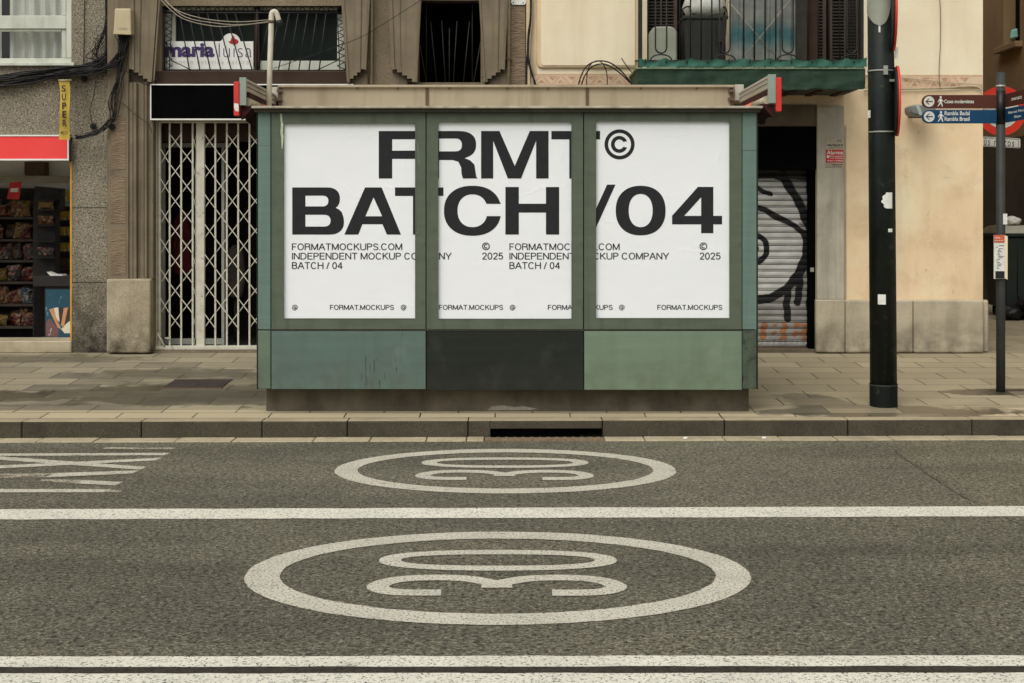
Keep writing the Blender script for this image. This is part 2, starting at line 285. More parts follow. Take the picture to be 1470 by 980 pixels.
def paint(name, wear, col=(205, 200, 181)):
    m = bpy.data.materials.new(name); m.use_nodes = True; nt = m.node_tree; N = nt.nodes; L = nt.links
    b = N['Principled BSDF']; b.inputs['Roughness'].default_value = .7; b.inputs['Specular IOR Level'].default_value = .25
    tc = N.new('ShaderNodeTexCoord')
    def noise(sc, det=5, st=(1, 1, 1), rgh=.65):
        mp = N.new('ShaderNodeMapping'); mp.inputs['Scale'].default_value = st; L.new(tc.outputs['Object'], mp.inputs[0])
        n = N.new('ShaderNodeTexNoise'); n.inputs['Scale'].default_value = sc; n.inputs['Detail'].default_value = det; n.inputs['Roughness'].default_value = rgh
        L.new(mp.outputs[0], n.inputs['Vector']); return n.outputs['Fac']
    def rng(s, a, bb, c=0., d=1.):
        r = N.new('ShaderNodeMapRange'); r.inputs[1].default_value = a; r.inputs[2].default_value = bb; r.inputs[3].default_value = c; r.inputs[4].default_value = d
        L.new(s, r.inputs[0]); return r.outputs[0]
    def mth(op, a, bb):
        x = N.new('ShaderNodeMath'); x.operation = op; x.use_clamp = True
        for k, v in enumerate((a, bb)):
            if isinstance(v, (int, float)): x.inputs[k].default_value = v
            else: L.new(v, x.inputs[k])
        return x.outputs[0]
    x = N.new('ShaderNodeMix'); x.data_type = 'RGBA'
    L.new(rng(noise(3, 6), .3, .7), x.inputs[0]); x.inputs[6].default_value = C(*col); x.inputs[7].default_value = C(*[v * .91 for v in col])
    L.new(x.outputs[2], b.inputs['Base Color'])
    fine = rng(noise(78, 3, (1, 1, 1), .75), .31 + wear * .18, .42 + wear * .18)
    edge = rng(noise(9, 8, (.5, 1, 1), .75), .24 + wear * .22, .34 + wear * .22)
    a = mth('MULTIPLY', fine, edge)
    a = mth('MULTIPLY', a, .97)
    t = N.new('ShaderNodeBsdfTransparent'); s = N.new('ShaderNodeMixShader')
    L.new(a, s.inputs[0]); L.new(t.outputs[0], s.inputs[1]); L.new(b.outputs[0], s.inputs[2])
    L.new(s.outputs[0], N['Material Output'].inputs[0]); return m
M['paint'] = paint('road_paint', .22, (207, 204, 188))
M['paint_ring'] = paint('road_paint_ring', .3, (190, 186, 169))
M['paint_far'] = paint('road_paint_far', .3, (189, 184, 166))
M['paint_worn'] = paint('road_paint_worn', .62, (182, 174, 152))

# pavement
YAW = .016
def pavement():
    m = bpy.data.materials.new('paving_slabs'); m.use_nodes = True; nt = m.node_tree; N = nt.nodes; L = nt.links
    b = N['Principled BSDF']; tc = N.new('ShaderNodeTexCoord')
    mp = N.new('ShaderNodeMapping'); mp.inputs['Location'].default_value = (.13, -10.54 - .33, 0); L.new(tc.outputs['Object'], mp.inputs[0])
    br = N.new('ShaderNodeTexBrick'); L.new(mp.outputs[0], br.inputs['Vector'])
    br.inputs['Scale'].default_value = 1; br.inputs['Brick Width'].default_value = .58; br.inputs['Row Height'].default_value = .345
    br.inputs['Mortar Size'].default_value = .006; br.inputs['Mortar Smooth'].default_value = .2; br.offset = .5
    br.inputs['Color1'].default_value = (0, 0, 0, 1); br.inputs['Color2'].default_value = (1, 1, 1, 1); br.inputs['Mortar'].default_value = (.5, .5, .5, 1)
    def noise(sc, det=6, rgh=.6, st=(1, 1, 1)):
        q = N.new('ShaderNodeMapping'); q.inputs['Scale'].default_value = st; L.new(tc.outputs['Object'], q.inputs[0])
        n = N.new('ShaderNodeTexNoise'); n.inputs['Scale'].default_value = sc; n.inputs['Detail'].default_value = det; n.inputs['Roughness'].default_value = rgh
        L.new(q.outputs[0], n.inputs['Vector']); return n.outputs['Fac']
    def rng(s, a, bb, c=0., d=1.):
        r = N.new('ShaderNodeMapRange'); r.inputs[1].default_value = a; r.inputs[2].default_value = bb; r.inputs[3].default_value = c; r.inputs[4].default_value = d
        L.new(s, r.inputs[0]); return r.outputs[0]
    def mth(op, a, bb, clamp=True):
        x = N.new('ShaderNodeMath'); x.operation = op; x.use_clamp = clamp
        for k, v in enumerate((a, bb)):
            if isinstance(v, (int, float)): x.inputs[k].default_value = v
            else: L.new(v, x.inputs[k])
        return x.outputs[0]
    def mix(f, a, bb):
        x = N.new('ShaderNodeMix'); x.data_type = 'RGBA'; L.new(f, x.inputs[0])
        for v, k in ((a, 6), (bb, 7)):
            if isinstance(v, tuple): x.inputs[k].default_value = v
            else: L.new(v, x.inputs[k])
        return x.outputs[2]
    tone = N.new('ShaderNodeValToRGB'); e = tone.color_ramp.elements
    e[0].position = 0; e[0].color = C(90, 85, 71); e[1].position = 1; e[1].color = C(148, 138, 114)
    q = e.new(.5); q.color = C(118, 110, 91)
    L.new(br.outputs['Color'], tone.inputs[0])
    col = tone.outputs[0]
    col = mix(mth('MULTIPLY', rng(noise(70, 3), .5, .66), .35), col, C(100, 93, 77))
    col = mix(mth('MULTIPLY', rng(noise(1.1, 7, .7), .48, .66), .5), col, C(92, 85, 70))
    col = mix(mth('MULTIPLY', rng(noise(.8, 6, .7, (1, 2.2, 1)), .44, .62), .4), col, C(150, 139, 113))
    sp0 = N.new('ShaderNodeSeparateXYZ'); L.new(tc.outputs['Object'], sp0.inputs[0])
    col = mix(mth('MULTIPLY', rng(sp0.outputs[0], 1.2, 2.4), .55), col, C(158, 146, 118))
    # wet and dirty places: (x, y, rx, ry, strength)
    sep = N.new('ShaderNodeSeparateXYZ'); L.new(tc.outputs['Object'], sep.inputs[0])
    wet = None
    w1 = noise(2.6, 6, .65)
    for (x, y, rx, ry, st) in ((-2.9, 11.75, 1.25, .62, 1.0), (-4.3, 11.6, 1.0, .3, .8), (-3.0, 12.9, 1.0, .35, .7), (2.9, 10.95, .95, .3, 1.0), (2.5, 11.3, .3, .5, .9), (4.25, 11.85, .55, .22, 1.0), (2.15, 10.95, .25, .15, .9), (-5.2, 13.9, 1.4, .3, .5), (5.3, 12.0, .5, .2, .5)):
        dx = mth('DIVIDE', mth('SUBTRACT', sep.outputs[0], x, False), rx, False); dy = mth('DIVIDE', mth('SUBTRACT', sep.outputs[1], y, False), ry, False)
        d = mth('SQRT', mth('ADD', mth('MULTIPLY', dx, dx, False), mth('MULTIPLY', dy, dy, False), False), 0, False)
        d = mth('ADD', d, mth('MULTIPLY', mth('SUBTRACT', w1, .5, False), 2.2, False), False)
        k = mth('MULTIPLY', rng(d, 1.05, .8), st)
        wet = k if wet is None else mth('MAXIMUM', wet, k)
    wetb = mth('MULTIPLY', wet, rng(br.outputs['Color'], .3, .62, .55, 1))
    edge_ = mth('SUBTRACT', sep.outputs[1], mth('MULTIPLY', sep.outputs[0], YAW, False), False)
    col = mix(mth('MULTIPLY', rng(edge_, 11.03, 11.015), .65), col, C(176, 162, 131))
    col = mix(mth('MULTIPLY', wetb, .85), col, C(40, 36, 29))
    col = mix(mth('MULTIPLY', br.outputs['Fac'], rng(noise(2.3, 4), .3, .6, .6, 1)), col, C(36, 32, 26))
    L.new(col, b.inputs['Base Color'])
    L.new(rng(mth('ADD', mth('MULTIPLY', wetb, .8), mth('MULTIPLY', noise(1.7, 5), .4)), .1, 1.0, .72, .3), b.inputs['Roughness'])
    b.inputs['Specular IOR Level'].default_value = .4
    h = mth('SUBTRACT', mth('MULTIPLY', noise(60, 4), .25), br.outputs['Fac'], False)
    bp = N.new('ShaderNodeBump'); bp.inputs['Strength'].default_value = .5; bp.inputs['Distance'].default_value = .006
    L.new(h, bp.inputs['Height']); L.new(bp.outputs[0], b.inputs['Normal'])
    return m
M['paving'] = pavement()

def vcol_mat(name, rough=.7, bump=0):
    m = bpy.data.materials.new(name); m.use_nodes = True; nt = m.node_tree; N = nt.nodes; L = nt.links
    b = N['Principled BSDF']; b.inputs['Roughness'].default_value = rough; b.inputs['Specular IOR Level'].default_value = .3
    a = N.new('ShaderNodeAttribute'); a.attribute_name = 'spray'
    tc = N.new('ShaderNodeTexCoord'); n = N.new('ShaderNodeTexNoise'); n.inputs['Scale'].default_value = 5; n.inputs['Detail'].default_value = 8
    mp = N.new('ShaderNodeMapping'); mp.inputs['Scale'].default_value = (1, 1, 3); L.new(tc.outputs['Object'], mp.inputs[0]); L.new(mp.outputs[0], n.inputs['Vector'])
    r = N.new('ShaderNodeMapRange'); r.inputs[1].default_value = .3; r.inputs[2].default_value = .7; r.inputs[3].default_value = .72; r.inputs[4].default_value = 1.08; L.new(n.outputs['Fac'], r.inputs[0])
    x = N.new('ShaderNodeVectorMath'); x.operation = 'SCALE'; L.new(a.outputs['Color'], x.inputs[0]); L.new(r.outputs[0], x.inputs['Scale'])
    L.new(x.outputs[0], b.inputs['Base Color']); return m
M['spray'] = vcol_mat('sprayed_metal', .6)
M['teal_sheet'] = vcol_mat('teal_sheet', .7)

# ------------------------------------------------------------------ mesh builder
WORLD = {}
def tag(o, label=None, cat=None, group=None, kind=None):
    if label: o['label'] = label
    if cat: o['category'] = cat
    if group: o['group'] = group
    if kind: o['kind'] = kind
    return o
def empty(name, loc, label=None, cat=None, group=None):
    o = bpy.data.objects.new(name, None); COL.objects.link(o); o.location = loc; o.empty_display_size = .2
    WORLD[o] = Vector(loc); return tag(o, label, cat, group)

class MB:
    def __init__(s): s.v = []; s.f = []; s.sm = []
    def add(s, vs, fs, smooth=False):
        n = len(s.v); s.v += [Vector(p) for p in vs]
        for f in fs: s.f.append([i + n for i in f]); s.sm.append(smooth)
        return s
    def box(s, x0, x1, y0, y1, z0, z1):
        x0, x1 = min(x0, x1), max(x0, x1); y0, y1 = min(y0, y1), max(y0, y1); z0, z1 = min(z0, z1), max(z0, z1)
        return s.add([(x0, y0, z0), (x1, y0, z0), (x1, y1, z0), (x0, y1, z0), (x0, y0, z1), (x1, y0, z1), (x1, y1, z1), (x0, y1, z1)],
                     [(0, 3, 2, 1), (4, 5, 6, 7), (0, 1, 5, 4), (1, 2, 6, 5), (2, 3, 7, 6), (3, 0, 4, 7)])
    def pbox(s, a, b, c, d, D0, D1, ref=None):
        r = ref or D0
        return s.box(wx(a, r), wx(c, r), D0, D1, wz(d, r), wz(b, r))
    def prism(s, pts, D0, D1, ref=None):            # photo-pixel polygon given real depth
        r = ref or D0; w = [(wx(a, r), wz(b, r)) for a, b in pts]; return s.prism_w(w, D0, D1)
    def prism_w(s, w, y0, y1):
        ar = sum(w[i][0] * w[(i + 1) % len(w)][1] - w[(i + 1) % len(w)][0] * w[i][1] for i in range(len(w)))
        if ar < 0: w = w[::-1]
        n = len(w); vs = [(x, y0, z) for x, z in w] + [(x, y1, z) for x, z in w]
        fs = [tuple(range(n)), tuple(range(2 * n - 1, n - 1, -1))] + [(i, i + n, (i + 1) % n + n, (i + 1) % n) for i in range(n)]
        return s.add(vs, fs)
    def flat(s, w, y):                               # polygon facing -Y
        ar = sum(w[i][0] * w[(i + 1) % len(w)][1] - w[(i + 1) % len(w)][0] * w[i][1] for i in range(len(w)))
        if ar < 0: w = w[::-1]
        return s.add([(x, y, z) for x, z in w], [tuple(range(len(w)))])
    def tube(s, pts, r, n=6, caps=True, smooth=True):
        pts = [Vector(p) for p in pts]; rs = r if isinstance(r, (list, tuple)) else [r] * len(pts)
        up = Vector((0.13, .97, .2)).normalized(); vs = []
        for i, p in enumerate(pts):
            t = (pts[min(i + 1, len(pts) - 1)] - pts[max(i - 1, 0)])
            if t.length < 1e-9: t = Vector((0, 0, 1))
            t.normalize(); a = up - t * up.dot(t)
            if a.length < .05: a = Vector((1, 0, 0)) - t * t.x
            a.normalize(); up = a; b = t.cross(a)
            vs += [p + (a * math.cos(2 * math.pi * k / n) + b * math.sin(2 * math.pi * k / n)) * rs[i] for k in range(n)]
        fs = []
        for i in range(len(pts) - 1):
            fs += [(i * n + k, i * n + (k + 1) % n, (i + 1) * n + (k + 1) % n, (i + 1) * n + k) for k in range(n)]
        s.add(vs, fs, smooth)
        if caps:
            s.f.append([len(s.v) - len(vs) + k for k in range(n)][::-1]); s.sm.append(False)
            s.f.append([len(s.v) - n + k for k in range(n)]); s.sm.append(False)
        return s
    def disc(s, c, axis, r, th, n=40, ry=None):
        c = Vector(c); ax = Vector(axis).normalized(); return s.tube([c - ax * th / 2, c + ax * th / 2], r, n)
    def build(s, name, m, parent=None, bevel=0, origin=None, seg=1):
        vs = s.v
        if origin is None:
            lo = Vector([min(v[k] for v in vs) for k in range(3)]); hi = Vector([max(v[k] for v in vs) for k in range(3)]); origin = (lo + hi) / 2
            if parent is None: origin.z = lo.z
        origin = Vector(origin)
        me = bpy.data.meshes.new(name); me.from_pydata([v - origin for v in vs], [], s.f)
        for p, q in zip(me.polygons, s.sm): p.use_smooth = q
        if bevel:
            bm = bmesh.new(); bm.from_mesh(me)
            es = [e for e in bm.edges if len(e.link_faces) == 2 and e.calc_face_angle(0) > .6]
            bmesh.ops.bevel(bm, geom=es, offset=bevel, segments=seg, affect='EDGES', profile=.5); bm.to_mesh(me); bm.free()
        o = bpy.data.objects.new(name, me); COL.objects.link(o)
        if m: me.materials.append(M[m] if isinstance(m, str) else m)
        WORLD[o] = origin
        if parent: o.parent = parent; o.location = origin - WORLD[parent]
        else: o.location = origin
        return o

def build_each(mb, name, m, parent, bevel=0):
    n = len(mb.v); root = list(range(n))
    def fd(i):
        while root[i] != i: root[i] = root[root[i]]; i = root[i]
        return i
    for f in mb.f:
        for k in f[1:]: root[fd(k)] = fd(f[0])
    grp = {}
    for f, s_ in zip(mb.f, mb.sm): grp.setdefault(fd(f[0]), []).append((f, s_))
    for fs in grp.values():
        ids = sorted({i for f, _ in fs for i in f}); mp = {i: k for k, i in enumerate(ids)}; q = MB(); q.v = [mb.v[i] for i in ids]
        for f, s_ in fs: q.f.append([mp[i] for i in f]); q.sm.append(s_)
        q.build(name, m, parent, bevel)
def smooth_path(pts, sub=6):
    pts = [Vector(p) for p in pts]; out = []
    for i in range(len(pts) - 1):
        p0, p1, p2, p3 = pts[max(i - 1, 0)], pts[i], pts[i + 1], pts[min(i + 2, len(pts) - 1)]
        for k in range(sub):
            t = k / sub
            out.append(.5 * ((2 * p1) + (p2 - p0) * t + (2 * p0 - 5 * p1 + 4 * p2 - p3) * t * t + (3 * p1 - p0 - 3 * p2 + p3) * t ** 3))
    return out + [pts[-1]]

# ---- lettering
def poly_fill(contours):
    c = bpy.data.curves.new('tmp', 'CURVE'); c.dimensions = '2D'; c.fill_mode = 'FRONT'
    for pts in contours:
        s = c.splines.new('POLY'); s.points.add(len(pts) - 1)
        for p, q in zip(s.points, pts): p.co = (q[0], q[1], 0, 1)
        s.use_cyclic_u = True
    o = bpy.data.objects.new('tmp', c); me = bpy.data.meshes.new_from_object(o)
    vs = [(v.co.x, v.co.y) for v in me.vertices]; fs = [tuple(p.vertices) for p in me.polygons]
    bpy.data.objects.remove(o); bpy.data.curves.remove(c); bpy.data.meshes.remove(me); return vs, fs
def text2d(s, bold=0.0, space=1.0):
    c = bpy.data.curves.new('tmp', 'FONT'); c.body = s; c.offset = bold; c.space_character = space; c.resolution_u = 3
    o = bpy.data.objects.new('tmp', c); me = bpy.data.meshes.new_from_object(o)
    vs = [(v.co.x, v.co.y) for v in me.vertices]; fs = [tuple(p.vertices) for p in me.polygons]
    bpy.data.objects.remove(o); bpy.data.curves.remove(c); bpy.data.meshes.remove(me); return vs, fs
def fit(vf, x0, y0, x1, y1):                        # into a photo-pixel box, y down
    vs, fs = vf; ax, bx = min(v[0] for v in vs), max(v[0] for v in vs); ay, by = min(v[1] for v in vs), max(v[1] for v in vs)
    return [(x0 + (v[0] - ax) / (bx - ax) * (x1 - x0), y1 + (v[1] - ay) / (by - ay) * (y0 - y1)) for v in vs], fs
def ribbon(pts, w, closed=False):
    n = len(pts); out = []
    for i in range(n):
        a = pts[(i - 1) % n] if closed or i else pts[i]; b = pts[(i + 1) % n] if closed or i < n - 1 else pts[i]; p = pts[i]
        def nrm(u, v):
            dx, dy = v[0] - u[0], v[1] - u[1]; l = math.hypot(dx, dy) or 1; return (-dy / l, dx / l)
        n1 = nrm(a, p) if a != p else nrm(p, b); n2 = nrm(p, b) if b != p else n1
        mx, my = n1[0] + n2[0], n1[1] + n2[1]; d = (mx * n1[0] + my * n1[1]) or 1
        d = max(d, .5)
        out.append(((p[0] + mx / d * w / 2, p[1] + my / d * w / 2), (p[0] - mx / d * w / 2, p[1] - my / d * w / 2)))
    vs = [q for pr in out for q in pr]
    m = n if closed else n - 1
    fs = [(2 * i, 2 * i + 1, (2 * i + 3) % (2 * n), (2 * i + 2) % (2 * n)) for i in range(m)]
    return vs, fs
def arc(cx, cy, rx, ry, a0, a1, n=14, e=2.0):
    o = []
    for k in range(n + 1):
        a = R(a0 + (a1 - a0) * k / n); c, s = math.cos(a), math.sin(a)
        o.append((cx + rx * math.copysign(abs(c) ** (2 / e), c), cy + ry * math.copysign(abs(s) ** (2 / e), s)))
    return o
# uniform-stroke grotesque capitals: cap height 1, y up
G = {}
def g(ch, w, *st): G[ch] = (w, st)
H = .055
g('A', .72, [(.0, 0), (.36, 1), (.72, 0)], [(.13, .36), (.59, .36)])
g('B', .66, [(.06, H), (.06, 1 - H), (.36, 1 - H)] + arc(.36, .75, .2, .195, 90, -90, 8) + [(.06, .53)], [(.36, .53)] + arc(.38, .29, .22, .235, 90, -90, 8) + [(.06, H)])
g('C', .76, arc(.38, .5, .32, .46, 38, 322, 22))
g('D', .74, [(.06, H), (.06, 1 - H), (.34, 1 - H)] + arc(.34, .5, .34, .445, 90, -90, 12) + [(.06, H)])
g('E', .64, [(.62, 1 - H), (.07, 1 - H), (.07, H), (.63, H)], [(.07, .52), (.57, .52)])
g('F', .58, [(.58, 1 - H), (.07, 1 - H), (.07, 0)], [(.07, .5), (.5, .5)])
g('H', .72, [(.06, 0), (.06, 1)], [(.66, 0), (.66, 1)], [(.06, .53), (.66, .53)])
g('I', .13, [(.065, 0), (.065, 1)])
g('K', .68, [(.06, 0), (.06, 1)], [(.62, 1), (.06, .4)], [(.26, .58), (.66, 0)])
g('M', .84, [(.06, 0), (.06, .98), (.42, .06), (.78, .98), (.78, 0)])
g('N', .72, [(.06, 0), (.06, .97), (.66, .03), (.66, 1)])
g('O', .78, arc(.39, .5, .33, .455, 0, 360, 26))
g('P', .64, [(.06, 0), (.06, 1 - H), (.36, 1 - H)] + arc(.36, .72, .23, .225, 90, -90, 8) + [(.06, .495)])
g('R', .7, [(.06, 0), (.06, 1 - H), (.4, 1 - H)] + arc(.4, .73, .22, .215, 90, -90, 8) + [(.06, .515)], [(.42, .515)] + arc(.42, .33, .19, .185, 90, 10, 6) + [(.65, 0)])
g('S', .66, arc(.33, .725, .24, .225, 10, 250, 12) + arc(.33, .27, .26, .22, 75, -170, 14))
g('T', .66, [(.0, 1 - H), (.66, 1 - H)], [(.33, 1 - H), (.33, 0)])
g('U', .72, [(.06, 1)] + arc(.36, .33, .3, .285, 180, 360, 12) + [(.66, 1)])
g('Y', .68, [(.0, 1), (.34, .42), (.68, 1)], [(.34, .42), (.34, 0)])
g('.', .12, [(.06, 0), (.06, .12)])
g('/', .3, [(.0, 0), (.3, 1)])
g('0', .58, arc(.29, .5, .235, .455, 0, 360, 24))
g('2', .56, arc(.28, .71, .225, .24, 175, -35, 12) + [(.06, H), (.54, H)])
g('4', .58, [(.42, 0), (.42, .97), (.03, .3), (.58, .3)])
g('5', .56, [(.5, 1 - H), (.13, 1 - H), (.08, .48)] + arc(.27, .34, .23, .285, 120, -160, 14))
g('\u00a9', 1.0, arc(.5, .5, .45, .45, 0, 360, 28), arc(.5, .5, .21, .23, 45, 315, 14))
g('@', .95, arc(.47, .5, .43, .45, -60, -350, 28) + [(.88, .42)] + arc(.74, .36, .1, .12, 0, -180, 6), arc(.46, .48, .17, .2, 0, 360, 14), [(.64, .7), (.62, .35)])
def split_sharp(st):
    out = []
    for pl in st:
        cur = [pl[0]]
        for i in range(1, len(pl)):
            cur.append(pl[i])
            if i < len(pl) - 1:
                a = (pl[i][0] - pl[i - 1][0], pl[i][1] - pl[i - 1][1]); b = (pl[i + 1][0] - pl[i][0], pl[i + 1][1] - pl[i][1])
                la, lb = math.hypot(*a) or 1, math.hypot(*b) or 1
                if (a[0] * b[0] + a[1] * b[1]) / la / lb < -.2: out.append(cur); cur = [pl[i]]
        out.append(cur)
    return out
def stroke_text(s, t=.105, gap=.1):
    vs = []; fs = []; x = 0
    for ch in s:
        if ch == ' ': x += .3; continue
        w, st = G[ch]
        for pl in split_sharp(st):
            closed = len(pl) > 4 and math.hypot(pl[0][0] - pl[-1][0], pl[0][1] - pl[-1][1]) < 1e-6
            v, f = ribbon(pl[:-1] if closed else pl, t, closed); n = len(vs)
            vs += [(a + x, b) for a, b in v]; fs += [tuple(i + n for i in q) for q in f]
        x += w + gap
    return vs, fs
def clip(vf, x0, y0, x1, y1):
    vs, fs = vf; bm = bmesh.new(); bv = [bm.verts.new((a, b, 0)) for a, b in vs]
    for f in fs:
        try: bm.faces.new([bv[i] for i in f])
        except ValueError: pass
    for co, no in (((x0, 0, 0), (-1, 0, 0)), ((x1, 0, 0), (1, 0, 0)), ((0, y0, 0), (0, -1, 0)), ((0, y1, 0), (0, 1, 0))):
        bmesh.ops.bisect_plane(bm, geom=bm.verts[:] + bm.edges[:] + bm.faces[:], plane_co=co, plane_no=no, clear_outer=True)
    bm.verts.index_update(); r = ([(v.co.x, v.co.y) for v in bm.verts], [tuple(v.index for v in f.verts) for f in bm.faces]); bm.free(); return r
def put(mb, vf, D):                                  # photo-pixel lettering onto plane y = D, facing the street
    vs, fs = vf
    if not fs: return mb
    out = []
    for f in fs:
        ar = sum(vs[f[i]][0] * vs[f[(i + 1) % len(f)]][1] - vs[f[(i + 1) % len(f)]][0] * vs[f[i]][1] for i in range(len(f)))
        out.append(f if ar < 0 else f[::-1])         # y down: negative area = counter-clockwise to the viewer
    return mb.add([(wx(a, D), D, wz(b, D)) for a, b in vs], out)

# ------------------------------------------------------------------ ground, road, kerb
mb = MB(); mb.add([(-400, -400, -.03), (400, -400, -.03), (400, 400, -.03), (-400, 400, -.03)], [(0, 1, 2, 3)])
tag(mb.build('ground', 'asphalt', origin=(0, 0, 0)), 'flat ground under the whole street', 'ground', kind='structure')
def ky(x, D): return D + YAW * x                     # road direction turns slightly
mb = MB(); mb.add([(-40, -8, 0), (40, -8, 0), (40, ky(40, 10.36), 0), (-40, ky(-40, 10.36), 0)], [(0, 1, 2, 3)])
tag(mb.build('road', 'asphalt', origin=(0, 0, 0)), 'grey worn asphalt road across the foreground', 'road', kind='structure')

def strip(name, xs, Da, Db, yaw, m, z, label, group=None, cat='road marking', jag=0.0):
    n = 240 if jag else 1; a = []; b = []
    for i in range(n + 1):
        x = xs[0] + (xs[1] - xs[0]) * i / n
        a.append((x, Db + yaw * x + random.uniform(-jag, jag), z)); b.append((x, Da + yaw * x + random.uniform(-jag, jag), z))
    mb = MB().add(a + b, [(i, i + 1, n + 2 + i, n + 1 + i) for i in range(n)])
    return tag(mb.build(name, m, origin=(0, 0, 0)), label, cat, group, kind='structure')
strip('lane_line', (-16, 16), 7.96, 7.69, .0145, 'paint', .004, 'broad white lane line between the two painted 30 circles', jag=.006)
strip('lane_line', (-12, 12), 5.257, 5.133, .0035, 'paint', .004, 'upper of the two close white lines along the bottom edge', jag=.004)
strip('lane_line', (-12, 12), 5.058, 4.86, .0035, 'paint', .004, 'lowest white line at the bottom edge of the view', jag=.004)
strip('road_seam', (-12, 12), 5.129, 5.062, .0035, 'tar', .003, 'dark tarred seam between the two lowest white lines', cat='road seam', jag=.004)

def ground_mb(vf, z):
    vs, fs = vf; out = []
    for f in fs:
        ar = sum(vs[f[i]][0] * vs[f[(i + 1) % len(f)]][1] - vs[f[(i + 1) % len(f)]][0] * vs[f[i]][1] for i in range(len(f)))
        out.append(f if ar > 0 else f[::-1])
    return MB().add([(a, b, z) for a, b in vs], out)
def ell(cx, cy, a, b, t, n=120):
    o = [(x + random.uniform(-.003, .003), y + random.uniform(-.003, .003)) for x, y in arc(cx, cy, a, b, 0, 360, n)[:-1]]; i = [(x + random.uniform(-.003, .003), y + random.uniform(-.003, .003)) for x, y in arc(cx, cy, a - t, b - t, 0, 360, n)[:-1]]
    return o + i, [(k, (k + 1) % n, n + (k + 1) % n, n + k) for k in range(n)]
def speed_mark(cx, cy, a, b, t, ox, oy, s, m, where):
    r = empty('speed_limit_marking', (cx, cy, .004), None)
    tag(r, where, 'road marking', 'painted 30 speed circles on the road', 'structure')
    ground_mb(ell(cx, cy, a, b, t), .004).build('ring', m, r, origin=(0, 0, .004))
    def T(p): return [(ox + u * s, oy + v * s) for u, v in p]
    # digit 0: long oval lying across the lane
    z = arc(0, .235, .575, .205, 0, 360, 64, 2.35)[:-1]; i = arc(0, .235, .468, .113, 0, 360, 64, 2.35)[:-1]; n = 64
    ground_mb((T(z + i), [(k, (k + 1) % n, n + (k + 1) % n, n + k) for k in range(n)]), .004).build('numeral', m, r, origin=(0, 0, .004))
    def side(sg):
        c = [(.245, -.355), (.38, -.355), (.475, -.335), (.53, -.275), (.52, -.2), (.45, -.13), (.34, -.1), (.22, -.1), (.12, -.125), (.045, -.175), (.0, -.22)]
        return [(p.x, p.y) for p in smooth_path([(sg * x, y, 0) for x, y in c], 5)]
    w = .1
    va, fa = ribbon(side(1), w); vb, fb = ribbon(side(-1), w)
    bm = ground_mb((T(va), fa), .004); k = ground_mb((T(vb), fb), .0043); bm.add(k.v, k.f)
    q = ground_mb((T([(-.065, -.155), (.065, -.155), (.07, -.275), (-.07, -.275)]), [(0, 1, 2, 3)]), .0046); bm.add(q.v, q.f)
    bm.build('numeral', m, r, origin=(0, 0, .004))
speed_mark(-.066, 6.505, 1.172, .845, .16, -.068, 6.505, 1.0, 'paint_ring', 'nearest and larger painted white circle with the number 30 on the road')
speed_mark(-.043, 9.19, 1.123, .812, .15, -.048, 9.21, .985, 'paint_far', 'farther painted white circle with the number 30 close to the kerb')

# worn lettering at the left
def stroke_ground(mb, pts, w0, w1, z):
    pts = [(wx(a, road_D(b)), road_D(b)) for a, b in pts]
    n = len(pts)
    (x0, y0), (x1, y1) = pts[0], pts[-1]
    k = ground_mb(([(x0, y0 - w0 / 2), (x1, y1 - w1 / 2), (x1 + .02, y1 + w1 / 2), (x0, y0 + w0 / 2)], [(0, 1, 2, 3)]), z); mb.add(k.v, k.f)
mb = MB()
stroke_ground(mb, [(-60, 653.5), (238, 652.2)], .1, .1, .004)
stroke_ground(mb, [(-60, 654), (204, 672.8)], .13, .1, .0042)
stroke_ground(mb, [(-60, 674), (226, 659.5)], .13, .11, .0044)
stroke_ground(mb, [(70, 682.8), (192, 678)], .15, .11, .004)
stroke_ground(mb, [(-120, 705), (152, 705)], .1, .1, .004)
stroke_ground(mb, [(110, 692), (169, 694.8)], .11, .11, .004)
tag(mb.build('worn_letters', 'paint_far', origin=(0, 0, 0)), 'worn white painted lettering on the road by the left edge', 'road marking', kind='structure')
mb = MB()
stroke_ground(mb, [(-20, 684), (72, 682.5)], .14, .14, .004)
stroke_ground(mb, [(58, 690), (112, 692)], .07, .11, .004)
stroke_ground(mb, [(150, 643.6), (248, 644.2)], .08, .06, .004)
stroke_ground(mb, [(152, 705.3), (172, 706)], .06, .03, .004)
tag(mb.build('worn_letters', 'paint_worn', origin=(0, 0, 0)), 'almost rubbed away paint traces among the worn letters at left', 'road marking', kind='structure')
# crack on the right
pts = [(1285, 645), (1294, 655), (1312, 667), (1330, 679), (1346, 691), (1372, 706), (1392, 718), (1420, 733), (1440, 742), (1500, 770)]
path = smooth_path([(wx(a, road_D(b)), road_D(b), 0) for a, b in pts], 6)
mb = ground_mb(ribbon([(p.x + random.uniform(-.012, .012), p.y + random.uniform(-.015, .015)) for p in path], .006), .0025)
tag(mb.build('road_crack', 'tar', origin=(0, 0, 0)), 'thin dark crack running diagonally over the asphalt at right', 'crack', kind='structure')

